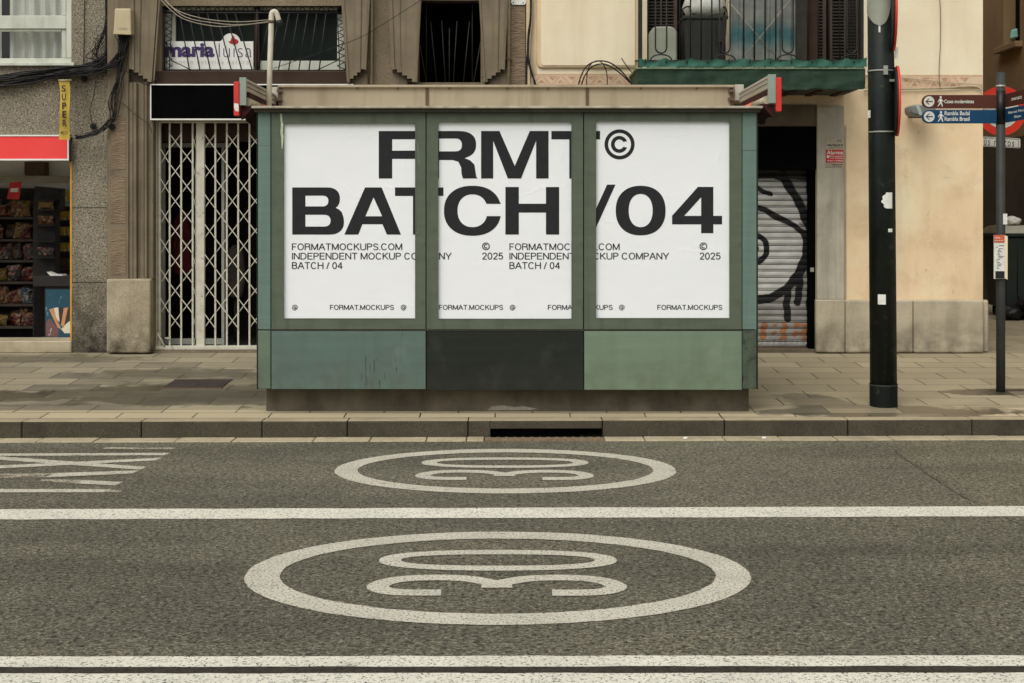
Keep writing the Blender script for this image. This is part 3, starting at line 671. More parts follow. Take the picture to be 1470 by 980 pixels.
# gutter, kerb, drain
def seg(mb, x0, x1, D0, D1, z0, z1, bev=0):
    a = [(x0, ky(x0, D0)), (x1, ky(x1, D0)), (x1, ky(x1, D1)), (x0, ky(x0, D1))]
    mb.add([(x, y, z0) for x, y in a] + [(x, y, z1) for x, y in a], [(0, 3, 2, 1), (4, 5, 6, 7), (0, 1, 5, 4), (1, 2, 6, 5), (2, 3, 7, 6), (3, 0, 4, 7)])
mb = MB(); x = -16.0
gaps = [(wx(695, 10.4), wx(868, 10.4))]
while x < 16:
    w = random.choice((.3, .42, .42, .6)); x1 = x + w
    if x < gaps[0][0] < x1: x1 = gaps[0][0]
    seg(mb, x + .004, x1 - .004, 10.355, DK - .004, -.02, .006 + random.uniform(0, .004))
    x = x1
    if abs(x - gaps[0][0]) < 1e-6: x = gaps[0][1]
tag(mb.build('gutter', 'gutter', origin=(0, 0, 0), bevel=.004), 'pale strip of gutter slabs at the foot of the kerb', 'gutter', kind='structure')
kerb_px = [35, 205, 377, 499, 672, 865, 1041, 1219, 1399, 1575]
jx = [wx(p, DK) for p in kerb_px]; jx = [jx[0] - .93 * k for k in range(12, 0, -1)] + jx + [jx[-1] + .93 * k for k in range(1, 12)]
dx0, dx1 = wx(704, DK), wx(834, DK)
mb = MB(); mt = MB()
for a, b in zip(jx, jx[1:]):
    d = random.uniform(-.004, .004); e = .0035
    parts = [(a + e, b - e, 0)]
    if a < dx0 < b: parts = [(a + e, dx0, 0), (dx0, b - e, 1)]
    elif a < dx1 < b: parts = [(a + e, dx1, 1), (dx1, b - e, 0)]
    for (p, q, slot) in parts:
        if q - p < .01: continue
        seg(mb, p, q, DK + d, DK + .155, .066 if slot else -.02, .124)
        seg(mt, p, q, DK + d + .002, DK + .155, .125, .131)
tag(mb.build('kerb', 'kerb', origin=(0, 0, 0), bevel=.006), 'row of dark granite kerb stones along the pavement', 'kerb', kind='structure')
tag(mt.build('kerb_top', 'kerb_top', origin=(0, 0, 0), bevel=.003), 'pale top faces of the kerb stones', 'kerb', kind='structure')  # thin top slabs, coloured paler than the stone fronts
r = empty('storm_drain', (wx(769, DK), DK, 0), 'black slot of a storm drain in the kerb below the kiosk', 'drain')
mb = MB(); seg(mb, dx0 + .002, dx1 - .002, DK + .09, DK + .12, -.02, .064); mb.build('inner_wall', 'black', r)
mb = MB(); seg(mb, dx0 + .002, dx1 - .002, DK + .002, DK + .088, -.024, -.012); mb.build('drain_floor', 'black', r)
mb = MB(); seg(mb, gaps[0][0] + .003, gaps[0][1] - .003, 10.36, DK - .006, -.02, .004)
for k in range(14):
    xx = gaps[0][0] + .04 + k * (gaps[0][1] - gaps[0][0] - .08) / 13
    seg(mb, xx - .012, xx + .012, 10.375, DK - .02, .0045, .009)
mb.build('grate', 'grate_rust', r)

# pavement sheet, sloping up to the facades and level beyond
mb = MB()
vs = []; fs = []
for i in range(81):
    x = -40 + i
    vs += [(x, ky(x, DK + .158), .1318), (x, 10.95 + YAW * x * .5, pave_z(10.95)), (x, DF, pave_z(DF)), (x, 70, pave_z(DF))]
    if i: fs += [(4 * i - 4 + j, 4 * i + j, 4 * i + j + 1, 4 * i - 3 + j) for j in range(3)]
mb.add(vs, fs)
tag(mb.build('pavement', 'paving', origin=(0, 0, 0)), 'beige paving slabs between the kerb and the house fronts', 'pavement', kind='structure')
r = empty('utility_cover', (wx(285, 12.3), 12.3, pave_z(12.3)), 'dark metal utility cover set in the pavement left of the kiosk', 'utility cover')
def pave_rect(mb, x0, x1, y0, y1, h, skew=0):
    a = [(x0, y0), (x1, y0), (x1 + skew, y1), (x0 + skew, y1)]
    mb.add([(x, y, pave_z(y) - .02) for x, y in a] + [(x, y, pave_z(y) + h) for x, y in a], [(0, 3, 2, 1), (4, 5, 6, 7), (0, 1, 5, 4), (1, 2, 6, 5), (2, 3, 7, 6), (3, 0, 4, 7)])
mb = MB(); pave_rect(mb, wx(234, 12.06), wx(318, 12.06), 12.06, 12.5, .009); mb.build('lid', 'cover_iron', r)
mb = MB()
for (a, b, c, d) in ((232, 320, 12.03, 12.057), (232, 320, 12.503, 12.53)): pave_rect(mb, wx(a, 12.06), wx(b, 12.06), c, d, .006)
build_each(mb, 'rim', 'rust', r)

# ------------------------------------------------------------------ the news kiosk
KC = Vector((wx(728.5, DKI), 11.5, pave_z(10.95)))
kiosk = empty('kiosk', KC, 'green metal street kiosk with three poster windows and coloured lower panels', 'kiosk')
KB = 12.25
def kz(py): return wz(py, DKI)
def kx(px): return wx(px, DKI)
MB().box(wx(382, 10.94), wx(1075, 10.94), 10.94, KB - .1, .1, kz(559)).build('plinth', 'kiosk_plinth', kiosk, bevel=.005)
MB().box(kx(371), kx(1086), DKI + .05, KB, kz(558.5), kz(160)).build('body', 'kiosk_side', kiosk)
for (a, b, y0, y1, m) in ((370, 388.3, 160, 473, 'kiosk_side'), (1066, 1086.5, 160, 473, 'kiosk_side'), (370, 388.3, 474.5, 558, 'kiosk_side_low'), (1066, 1086.5, 474.5, 558.5, 'kiosk_corner_worn')):
    MB().box(kx(a), kx(b), DKI + .004, DKI + .049, kz(y1), kz(y0)).build('corner_strip', m, kiosk, bevel=.004)
MB().box(kx(1087), kx(1088.2), DKI + .002, DKI + .047, kz(559), kz(160)).build('edge_trim', 'seam', kiosk)
MB().box(kx(368.4), kx(369.6), DKI + .002, DKI + .047, kz(559), kz(160)).build('edge_trim', 'seam', kiosk)
MB().box(kx(389), kx(1065.4), DKI + .03, DKI + .048, kz(558), kz(161)).build('backing', 'seam', kiosk)
OPEN = [(389.6, 610.8, 406, 597, 175.5, 458), (612.4, 837, 628, 821.5, 173.5, 458.5), (838.6, 1064.8, 854.6, 1048.5, 172.3, 457.5)]
for (a, b, pa, pb, pt, pb2) in OPEN:
    mb = MB(); y0, y1 = DKI, DKI + .029
    mb.box(kx(a), kx(pa), y0, y1, kz(472.4), kz(161)); mb.box(kx(pb), kx(b), y0, y1, kz(472.4), kz(161))
    mb.box(kx(pa), kx(pb), y0, y1, kz(pt), kz(161)); mb.box(kx(pa), kx(pb), y0, y1, kz(472.4), kz(pb2))
    fr = mb.build('display_frame', 'kiosk_frame', kiosk)
    mb = MB(); e = 1.1
    mb.box(kx(pa), kx(pa + e), y0 - .002, y0 + .02, kz(pb2), kz(pt)); mb.box(kx(pb - e), kx(pb), y0 - .002, y0 + .02, kz(pb2), kz(pt))
    mb.box(kx(pa + e), kx(pb - e), y0 - .002, y0 + .02, kz(pt + e), kz(pt)); mb.box(kx(pa + e), kx(pb - e), y0 - .002, y0 + .02, kz(pb2), kz(pb2 - e))
    mb.build('gasket', 'kiosk_frame', fr)
MB().box(kx(389), kx(1065), DKI + .006, DKI + .029, kz(474.6), kz(472.8)).build('rail', 'zinc_dark', kiosk)
for (a, b, y0, y1, m, lb) in ((389.6, 611, 475.3, 558.5, 'kiosk_blue', 'blue green lower panel with dark drips'), (612.6, 837.4, 475.6, 560, 'kiosk_dark', 'almost black lower panel'), (838.8, 1065, 475.4, 559.5, 'kiosk_sage', 'pale sage green lower panel')):
    p = MB().box(kx(a), kx(b), DKI + .002, DKI + .029, kz(y1), kz(y0)).build('lower_panel', m, kiosk, bevel=.002); p['label'] = lb
    if m == 'kiosk_blue':
        mb = MB()
        for (x, ya, yb, w) in ((525, 510, 556, .9), (531, 522, 534, .7), (537, 516, 535, 1.1), (545, 545, 557, 1.2), (568, 512, 520, .6), (569, 527, 534, 1.4), (577, 478, 484, .8), (519, 536, 546, .7), (552, 535, 545, .5), (527, 540, 552, .5), (541, 512, 519, .5), (534, 548, 556, .6)):
            mb.flat([(kx(x - w / 2), kz(ya)), (kx(x + w / 2), kz(ya + 1)), (kx(x + w / 3), kz(yb)), (kx(x - w / 6), kz(yb + 1))], DKI + .0006)
        mb.build('paint_drip', 'drip', p)
for (a, b) in ((370.2, 388), (1066.2, 1086)):
    MB().box(kx(a), kx(b), DKI + .0035, DKI + .0045, kz(209.4 if a < 700 else 216), kz(208.8 if a < 700 else 215.3)).build('strip_joint', 'zinc_dark', kiosk)
# torn adhesive left on the frames
mb = MB(); pts = [(402, 163), (405, 163), (405.5, 175), (407, 178), (406, 190), (407.2, 196), (405.8, 212), (404.5, 214), (403.8, 196), (402.6, 192), (403.4, 178)]
mb.flat([(kx(a), kz(b)) for a, b in pts], DKI - .0035); build_each(mb, 'tape_residue', 'residue', kiosk)
mb = MB(); mb.flat([(kx(a), kz(b)) for a, b in [(598.6, 200), (600, 207), (603, 236), (600.6, 236), (599.4, 215)]], DKI - .0012)
mb.flat([(kx(a), kz(b)) for a, b in [(596.8, 333.5), (600, 333), (600.3, 310), (601.2, 335.2), (597, 335.4)]], DKI - .0035); build_each(mb, 'tape_residue', 'kiosk_side_low', kiosk)
mb = MB(); mb.prism_w([(kx(700), .155), (kx(706), .185), (kx(722), .192), (kx(740), .178), (kx(752), .186), (kx(772), .165), (kx(760), .155)], 10.9375, 10.939); mb.build('torn_sticker', 'residue_grey', kiosk)
# roof and rooftop board
MB().box(kx(366), kx(1090), DKI - .04, KB + .05, kz(161), kz(156.5)).build('roof_edge', 'zinc_dark', kiosk, bevel=.004)
MB().box(kx(363), kx(1093), DKI - .07, KB + .07, kz(156.3), kz(152.8)).build('roof', 'zinc', kiosk, bevel=.004)
MB().box(kx(407), kx(468), DKI + .1, DKI + .12, kz(152.7), kz(150.6)).build('roof_flashing', 'zinc', kiosk)
DR = 12.05
bd = MB().pbox(401, 125.5, 1052, 170, DR, DR + .05).build('roof_board', 'fascia', kiosk)
MB().pbox(399, 121.5, 1054, 125.2, DR - .03, DR + .07).build('cap_strip', 'fascia', bd, bevel=.004)
mb = MB()
for x in (613, 843): mb.pbox(x - 2.2, 126, x + 2.2, 160, DR - .012, DR - .002)
build_each(mb, 'joint_strip', 'rust', bd)
mb = MB()
for (x, s) in ((402, 2.2), (1050, 2.2)):
    mb.pbox(x - s, 125.8, x + s, 160, DR - .012, DR - .002)
    for y in (128, 140): mb.pbox(x - 5, y, x + 3, y + 4, DR - .03, DR - .013)
build_each(mb, 'end_bracket', 'rust', bd)
mb = MB()
for x in (513, 571, 645, 728, 787, 920, 1000): mb.tube([P(x, 126, DR - .02), P(x, 126, DR - .008)], .012, 8)
build_each(mb, 'bolt', 'rust', bd)
mb = MB(); mb.pbox(388, 124.5, 399, 144, DR + .02, DR + .1); mb.pbox(1055, 121, 1068, 144, DR + .02, DR + .1)
build_each(mb, 'side_box', 'alu', kiosk, bevel=.004)
# folded awnings on both flanks
def awning(xo, xi, sgn, lab):
    D0, D1 = 10.72, 12.1
    X0, X1 = wx(xo, D0), wx(xi, D0)
    zt, zb = wz(111, D0), wz(151, D0)
    if sgn > 0: zt, zb = wz(106.5, D0), wz(148, D0)
    hx0, hx1 = min(X0, X1), max(X0, X1)
    a = MB().box(hx0 + .004, hx1 - .003, D0 + .02, D1, zt - .105, zt - .004).build('awning', 'alu', kiosk, bevel=.006)
    a['label'] = lab
    zz = zt - .104
    mb = MB().box(hx0, hx1, D0, D0 + .018, zb, zt); mb.build('end_plate', 'alu_plate', a, bevel=.003)
    ins = hx1 if sgn < 0 else hx0
    mb = MB()
    for k in (.03, .065): mb.box(ins - .0005, ins - sgn * .004, D0 + .03, D1 - .02, zt - k - .004, zt - k)
    build_each(mb, 'groove', 'rust', a)
    out = hx0 if sgn < 0 else hx1
    zr1, zr0 = (wz(117, D0), wz(166, D0)) if sgn < 0 else (wz(111, D0), wz(160, D0))
    strip_ = MB().box(out, out + sgn * .042, D0 - .01, D0 + .05, zr0, zr1).build('trim_strip', 'red_paint', a, bevel=.004)
    if sgn < 0:
        mb = MB().flat([(out - .038, wz(148, D0)), (out - .004, wz(149, D0)), (out - .002, wz(160, D0)), (out - .03, wz(159, D0)), (out - .038, wz(154, D0))], D0 - .0115)
        mb.build('paint_chip', 'paper', a)
    xm = (hx0 + hx1) / 2
    mb = MB().box(xm - .02, xm + .03, D0 + .1, D1 - .05, zz - .1, zz); mb.build('gap_shade_block', 'maroon', a)  # solid dark block standing in for the shade below the housing
    mb = MB().tube([(xm - sgn * .02, D0 + .06, zb + .03), (xm - sgn * .02, D0 + .62, zb + .03)], .036, 16); mb.build('roller_tube', 'roller', a)
    mb = MB().tube([(xm - sgn * .02, D0 + .64, zb + .03), (xm - sgn * .02, D1 - .06, zb + .03)], .04, 16); mb.build('rolled_fabric', 'salmon', a)
    mb = MB(); z1 = zb - .002; z0 = zb - .11
    n = 14; x_a = xm + sgn * .02
    for k in range(2): pass
    vs = []
    for i in range(n + 1):
        y = D0 + .04 + (D1 - D0 - .1) * i / n; wv = .012 * math.sin(i * 1.7)
        vs += [(x_a - sgn * .10, y, z1), (x_a + wv, y, z0 + .02 * math.sin(i * .9))]
    mb.add(vs, [(2 * i, 2 * i + 1, 2 * i + 3, 2 * i + 2) for i in range(n)], True)
    vs2 = [(x_a - sgn * .10, D0 + .04, z1), (x_a + sgn * .0, D0 + .04, z1), (x_a, D0 + .04, z0)]
    mb.add(vs2, [(0, 1, 2)])
    mb.build('fabric', 'maroon', a)
awning(353.5, 343.5, -1, 'folded awning on the left flank, red strip chipped white')
awning(1102.5, 1114, 1, 'folded awning on the right flank')
# service mast with gooseneck
base = P(387, 152, 11.25)
r = empty('service_mast', base, 'white gooseneck conduit mast standing on the kiosk roof', 'mast')
pts = [P(386, 154, 11.25), P(387.5, 90, 11.25), P(389.5, 30, 11.25)] + smooth_path([P(389.5, 29, 11.25), P(390, 20, 11.25), P(393, 16.5, 11.25), P(396.5, 18, 11.25), P(399, 25, 11.25), P(400.5, 31, 11.25)], 4)
MB().tube(pts, .0215, 10).build('conduit', 'pipe_white', r)
MB().tube([P(400.2, 29, 11.25), P(401.5, 36, 11.25)], .027, 10).build('weather_cap', 'dark_plastic', r)
MB().tube([P(389.3, 33, 11.25), P(389.4, 29, 11.25)], .026, 10).build('clamp', 'rust', r)

# ------------------------------------------------------------------ posters
HEAD = []
def letter(*cont): HEAD.append(poly_fill([[(x, -y) for x, y in c] for c in cont]))
def sq(*p): return list(p)
letter([(543.7, 256), (543.7, 187.8), (606, 187.8), (606, 199.6), (563, 199.6), (563, 216), (600.5, 216), (600.5, 227.8), (563, 227.8), (563, 256)])
def bowl(x, y0, y1, xr, e=2.5): # right-going bowl from (x,y0) to (x,y1)
    return arc(x, (y0 + y1) / 2, xr - x, (y1 - y0) / 2, -90, 90, 14, e)
# R
letter([(611, 256), (611, 187.8)] + arc(658, 207.3, 25.5, 19.5, -90, 62, 14, 2.4) + [(667, 226.8), (675, 230), (681, 236), (682.6, 246), (683.5, 253), (685.5, 256), (664.5, 256), (662.6, 250), (662, 240), (658, 232), (650, 229.4), (630.3, 229.4), (630.3, 256)],
       [(630.3, 198.6)] + bowl(654, 198.6, 217, 663, 2.4) + [(630.3, 217)])
letter([(690.6, 256), (690.6, 187.8), (717, 187.8), (739, 238), (760.5, 187.8), (787.5, 187.8), (787.5, 256), (769.6, 256), (769.6, 202), (748, 256), (729, 256), (708, 202), (708, 256)])
letter([(791.5, 187.8), (861.5, 187.8), (861.5, 199.8), (836.4, 199.8), (836.4, 256), (817.2, 256), (817.2, 199.8), (791.5, 199.8)])
letter(arc(889.4, 207, 21.6, 21.6, 0, 360, 48)[:-1], arc(889.4, 207, 16.4, 16.4, 0, 360, 48)[:-1])
letter(arc(889, 207, 12, 12.2, 22, 338, 30) + arc(889, 207, 6.6, 7, 330, 30, 24))
letter([(419.5, 336.5), (419.5, 268.8)] + arc(470, 285, 18, 16.2, -90, 52, 12, 2.3) + [(486.5, 300.4), (490.5, 304)] + arc(473, 318, 20.8, 18.5, -20, 90, 12, 2.3),
       [(438.4, 280.6)] + bowl(463, 280.6, 296, 471.4, 2.3) + [(438.4, 296)], [(438.4, 308)] + bowl(465, 308, 325, 474.6, 2.3) + [(438.4, 325)])
letter([(494.3, 336.5), (524, 268.8), (547.8, 268.8), (575.6, 336.5), (555.4, 336.5), (549, 321.6), (520.3, 321.6), (514.3, 336.5)], [(536.2, 283), (524.6, 310.2), (548.6, 310.2)])
letter([(567, 268.8), (636.6, 268.8), (636.6, 281), (612.2, 281), (612.2, 336.5), (592.8, 336.5), (592.8, 281), (567, 281)])
o = arc(678.3, 302.3, 41, 35.9, 12, 347, 60, 2.25); i_ = arc(678.3, 302.3, 21.5, 23.5, 336, 20, 50, 2.2)
letter([(718.8, 310), ] + [p for p in o if not (p[0] > 690 and 291.5 < p[1] < 310.5)] + [(719, 292.4), (698.4, 292.4)] + [p for p in i_ if not (p[0] > 690 and 291.5 < p[1] < 310.5)] + [(698.6, 310)])
letter([(725.5, 336.5), (725.5, 268.2), (744.8, 268.2), (744.8, 292.2), (783.7, 292.2), (783.7, 268.2), (802.7, 268.2), (802.7, 336.5), (783.7, 336.5), (783.7, 304.9), (744.8, 304.9), (744.8, 336.5)])
letter([(871.5, 264.8), (883.6, 264.8), (851, 336.8), (838.5, 336.8)])
letter(arc(919.7, 302, 35.8, 35.6, 0, 360, 56, 2.25)[:-1], arc(919.7, 302, 17.2, 23.8, 0, 360, 56, 2.2)[:-1])
letter([(1006.5, 334.5), (1006.5, 321.8), (964.8, 321.8), (964.8, 309.4), (1002, 268), (1024, 268), (1024, 309.6), (1036.6, 309.6), (1036.6, 321.8), (1024, 321.8), (1024, 334.5)], [(1006.5, 309.6), (1006.5, 283), (982.2, 309.6)])
HEAD = [([(x, -y) for x, y in v], f) for v, f in HEAD]
SMALL = []
for dx in (0, 312.2):
    for (s, x0, y0, x1, y1) in (('FORMATMOCKUPS.COM', 419, 348.8, 577.5, 359.2), ('INDEPENDENT MOCKUP COMPANY', 419, 362.2, 648.5, 372.6), ('BATCH / 04', 419, 375.8, 491.5, 386.2), ('\u00a9', 692, 347.8, 703.2, 358.8), ('2025', 692, 362.2, 722.3, 372.6)):
        SMALL.append((s, x0 + dx, y0, x1 + dx, y1, .14))
for x in (419.3, 575.4, 731.8, 888.6): SMALL.append(('@', x, 437.2, x + 8, 445.4, .13))
for (a, b) in ((473.6, 565.6), (630, 722.3), (786.5, 879.6), (943.6, 1037)): SMALL.append(('FORMAT.MOCKUPS', a, 437.2, b, 444.8, .15))
PLAB = ['white poster in the kiosk window nearest the lattice gate, showing BA and half an F', 'white poster in the middle kiosk window between the two green mullions, showing CH', 'white poster in the kiosk window nearest the roller shutter, showing the number 04']
for k, (a, b, pa, pb, pt, pb2) in enumerate(OPEN):
    D = DKI + .0255
    def ax(x): return CX + (x - CX) * DKI / D       # same lettering, a touch deeper
    p = MB().box(kx(pa), kx(pb), D + .0005, D + .004, kz(pb2), kz(pt)).build('poster', 'poster')
    tag(p, PLAB[k], 'poster', 'posters in the kiosk windows')
    mh = MB(); ms = MB()
    for vf in HEAD: put(mh, clip(vf, pa, pt, pb, pb2), DKI + .0245)
    for (s, x0, y0, x1, y1, t) in SMALL: put(ms, clip(fit(stroke_text(s, t), x0, y0, x1, y1), pa, pt, pb, pb2), DKI + .0245)
    mh.build('headline', 'ink', p); ms.build('small_print', 'ink_soft', p)

# ------------------------------------------------------------------ house fronts
def wall(mb, x0, x1, z0, z1, y, depth, holes):
    xs = sorted({x0, x1, *[v for h in holes for v in (h[0], h[2]) if x0 < v < x1]}); zs = sorted({z0, z1, *[v for h in holes for v in (h[1], h[3]) if z0 < v < z1]})
    def inh(x, z): return any(h[0] < x < h[2] and h[1] < z < h[3] for h in holes)
    for a, b in zip(xs, xs[1:]):
        for c, d in zip(zs, zs[1:]):
            if not inh((a + b) / 2, (c + d) / 2): mb.add([(a, y, c), (b, y, c), (b, y, d), (a, y, d)], [(0, 1, 2, 3)])
    for (a, c, b, d) in holes:
        for (p, q) in (((a, c), (a, d)), ((a, d), (b, d)), ((b, d), (b, c)), ((b, c), (a, c))):
            mb.add([(p[0], y, p[1]), (q[0], y, q[1]), (q[0], y + depth, q[1]), (p[0], y + depth, p[1])], [(0, 1, 2, 3)])
def hole(px0, py0, px1, py1, D=DF): return (wx(px0, D), wz(py1, D), wx(px1, D), wz(py0, D))
def room(name, h, y0, y1, m, parent, grow=.3, floor=None):
    a, c, b, d = h; a -= grow; b += grow; d += grow * .5
    mb = MB(); vs = [(a, y0, c), (b, y0, c), (b, y1, c), (a, y1, c), (a, y0, d), (b, y0, d), (b, y1, d), (a, y1, d)]
    mb.add(vs, [(4, 7, 6, 5), (1, 5, 6, 2), (0, 3, 7, 4), (3, 2, 6, 7)] + ([] if floor else [(0, 1, 2, 3)]))
    # ring closing the front around the opening
    A, Cc, Bb, Dd = h
    mb.add([(a, y0, c), (A, y0, Cc), (A, y0, Dd), (a, y0, d), (b, y0, d), (Bb, y0, Dd), (Bb, y0, Cc), (b, y0, c)], [(0, 1, 2, 3), (3, 2, 5, 4), (4, 5, 6, 7)])
    o = mb.build(name, m, parent)
    if floor: MB().add(vs[:4], [(0, 1, 2, 3)]).build('room_floor', floor, parent)
    return o
PZ = pave_z(DF)
TOP = 9.0
# ---- building with the shop and the lattice gate
A = empty('brown_house', (wx(380, DF), DF, PZ), 'brown roughcast house with a shop, moulded window jambs and lattice gate', 'house')
HW1 = hole(-150, -190, 103, 91); HSH = hole(-190, 193, 103, 506); HGT = hole(222, 121, 500, 503); HMA = hole(232, 8, 500, 101.5); HNA = hole(600, -120, 690, 420)
xa, xb, xc = wx(-900, DF), wx(154, DF), wx(761, DF)
mb = MB(); wall(mb, xa, xb, PZ - .05, TOP, DF, .18, [HW1, HSH]); mb.build('wall', 'terrazzo', A)
mb = MB(); wall(mb, xb, xc, PZ - .05, TOP, DF + .002, .3, [HGT, HMA, HNA]); mb.build('wall', 'roughcast', A)
# joints in the granite pier
mb = MB()
for y in (298, 405): mb.pbox(103.5, y - .6, 153, y + .6, DF - .001, DF + .01)
build_each(mb, 'pier_joint', 'seam', A)
# white aluminium window upper left
wn = empty('window', (wx(20, DF), DF + .05, wz(91, DF)), None); wn.parent = A; wn.location -= WORLD[A]
wn['label'] = 'white aluminium window with pale curtains'
mb = MB(); D = DF + .02
for (a, b, c, d) in ((-150, 83.5, 103, 91), (95, -190, 103, 83), (-150, 22, 94.8, 41)): mb.pbox(a, b, c, d, D, D + .08)
mb.build('frame', 'white_frame', wn, bevel=.005)
mb = MB()
for (a, b, c, d) in ((88.5, 41.3, 94.6, 83), (-150, 41.3, 88, 45), (88.5, -190, 94.6, 21.5)): mb.pbox(a, b, c, d, D + .02, D + .06)
build_each(mb, 'sash', 'white_frame', wn, bevel=.003)
MB().pbox(-150, 89.5, 106, 94, DF - .05, DF + .1).build('sill', 'white_frame', A, bevel=.004)
MB().add([(wx(-150, D), D + .05, wz(91, D)), (wx(95, D), D + .05, wz(91, D)), (wx(95, D), D + .05, wz(-190, D)), (wx(-150, D), D + .05, wz(-190, D))], [(0, 1, 2, 3)]).build('pane', 'glass', wn)
def curtain(px0, px1, py0, py1, D, m, parent, name='curtain', amp=.03, per=.11):
    n = int((px1 - px0) * D / F / .012) + 2; vs = []
    for i in range(n + 1):
        x = wx(px0 + (px1 - px0) * i / n, D); y = D + amp * math.sin(x / per * 6.28) + amp * .5 * math.sin(x * 23)
        vs += [(x, y, wz(py1, D)), (x, y, wz(py0, D))]
    return MB().add(vs, [(2 * i, 2 * i + 2, 2 * i + 3, 2 * i + 1) for i in range(n)], True).build(name, m, parent)
curtain(-150, 4, -190, 90, DF + .22, 'curtain', wn); curtain(14, 93, -190, 90, DF + .2, 'curtain', wn)
room('inner_room', HW1, DF + .18, DF + 2.5, 'room_dark', A)

# pilaster between the shop and the gate
pil = MB().pbox(154, -300, 184.5, 400, DF - .1, DF - .002).build('pilaster', 'moulding', A, bevel=.006)
mb = MB()
for (y0, y1) in ((166, 243), (253, 320), (330, 394)):
    mb.pbox(159, y0, 180.5, y1, DF - .104, DF - .09)
build_each(mb, 'rough_panel', 'stucco_rib', pil)
mb = MB()
for (a, b, d) in ((185, 191, .085), (191.3, 196, .11), (196.3, 207, .07), (207.3, 211, .1), (211.3, 220, .06)): mb.pbox(a, 118, b, 400, DF - d, DF - .002)
mb.build('moulding', 'moulding', pil, bevel=.006)
MB().pbox(152.5, 400, 216, 506.5, DF - .14, DF - .002).build('pedestal', 'pedestal', A, bevel=.02, seg=3)
# stepped jambs beside the upper openings
def jamb(ot, ob, it, ib, ytop=-260):
    yb = 119.0
    def X(t, y):
        f = (y - ytop) / (yb - ytop); return (ot + (ob - ot) * f) * (1 - t) + (it + (ib - it) * f) * t
    cuts = [0, .22, .42, .62, .82, 1.0]; bots = [101, 105.5, 110, 114.5, 119]
    pts = [(X(0, ytop), ytop), (X(1, ytop), ytop)]
    for k in range(4, -1, -1): pts += [(X(cuts[k + 1], bots[k]), bots[k]), (X(cuts[k], bots[k]), bots[k])]
    root = MB().prism(pts, DF - .13, DF + .0015, DF).build('jamb', 'moulding', A)
    for (a, b, y1, d) in ((.0, .1, 100.5, .145), (.3, .34, 104, .14), (.93, 1.0, 118.5, .142)):
        MB().prism([(X(a, ytop), ytop), (X(b, ytop), ytop), (X(b, y1), y1), (X(a, y1), y1)], DF - d, DF - .1305, DF - .13).build('moulding', 'moulding', root, bevel=.004)
    for k in range(4):
        xa_, xb_ = X(cuts[k], bots[k]), X(cuts[k + 1], bots[k]); MB().pbox(min(xa_, xb_), bots[k] + .3, max(xa_, xb_), bots[k] + 2.4, DF - .08, DF - .001).build('step', 'moulding', root)
jamb(186, 190, 250, 222)
jamb(546, 525, 474, 500)
jamb(548, 564, 618, 599)
jamb(742, 724, 672, 695)
mb = MB()
mb.pbox(702, 100, 728, 160, DF - .06, DF - .004); mb.pbox(560, 100, 585, 160, DF - .06, DF - .004); mb.pbox(505, 104, 528, 160, DF - .05, DF - .004)
build_each(mb, 'corbel_block', 'moulding', A, bevel=.004)
MB().pbox(732, -300, 754, 160, DF - .03, DF - .004).build('rough_panel', 'stucco_rib', A)
mb = MB(); mb.pbox(222, 101.8, 501, 120, DF - .035, DF + .001); mb.build('transom', 'brown_band', A, bevel=.004)
mb = MB(); mb.pbox(222, -10, 510, 8, DF + .06, DF + .25); mb.build('lintel', 'lintel', A)

# window with the shop name and grille
wm = empty('window', (wx(366, DF), DF + .1, wz(101, DF)), None); wm.parent = A; wm.location -= WORLD[A]; wm['label'] = 'wide window with white sign board and slanted iron grille'
D = DF + .12
mb = MB()
for (a, b, c, d) in ((236, 95, 365, 101), (373, 87, 499, 100.5), (236, 14, 252, 95), (484, 20, 497, 87), (252, 8, 484, 14)): mb.pbox(a, b, c, d, D, D + .06)
mb.build('frame', 'white_frame', wm, bevel=.004)
MB().pbox(365.2, 2, 372.5, 101, D - .03, D + .05).build('mullion', 'brown_band', wm, bevel=.003)
MB().pbox(252, 14, 484, 95, D + .03, D + .04).build('pane', 'green_glass', wm)
room('inner_room', HMA, DF + .3, DF + 1.8, 'room_dark', A)
sg = empty('name_board', P(302, 98, D), None)
tag(sg, 'white name board with purple lettering and red flower behind the window grille', 'sign')
pts = [(240, 99), (363.5, 99), (363.5, 59)] + [(331.5 + 13.5 * math.cos(R(t)), 61 + 13.5 * math.sin(R(t)) - 0) for t in range(-8, -176, -12)] + [(316, 59), (240, 59)]
Ds = D - .022
MB().prism(pts, Ds, Ds + .02).build('board', 'sign_white', sg)
mb = MB(); put(mb, fit(text2d('maria', .042, .98), 237, 61.5, 308, 82), Ds - .002); mb.build('lettering', 'purple', sg)
mb = MB(); put(mb, fit(text2d('luisa', -.02, 1.05), 314, 62, 362, 82), Ds - .002); mb.build('lettering', 'purple', sg)
mb = MB(); put(mb, fit(text2d('centro estetica natural', -.008, 1.25), 246, 85.5, 360, 92), Ds - .002); mb.build('lettering', 'faint_print', sg)
mb = MB(); put(mb, poly_fill([[(x, y) for x, y in [(328, 60), (331, 58), (333, 52), (335.5, 51), (337, 55), (341, 57), (343, 60), (340, 63), (335, 63.5), (331, 62.5)]]]), Ds - .002); mb.build('flower', 'logo_red', sg)
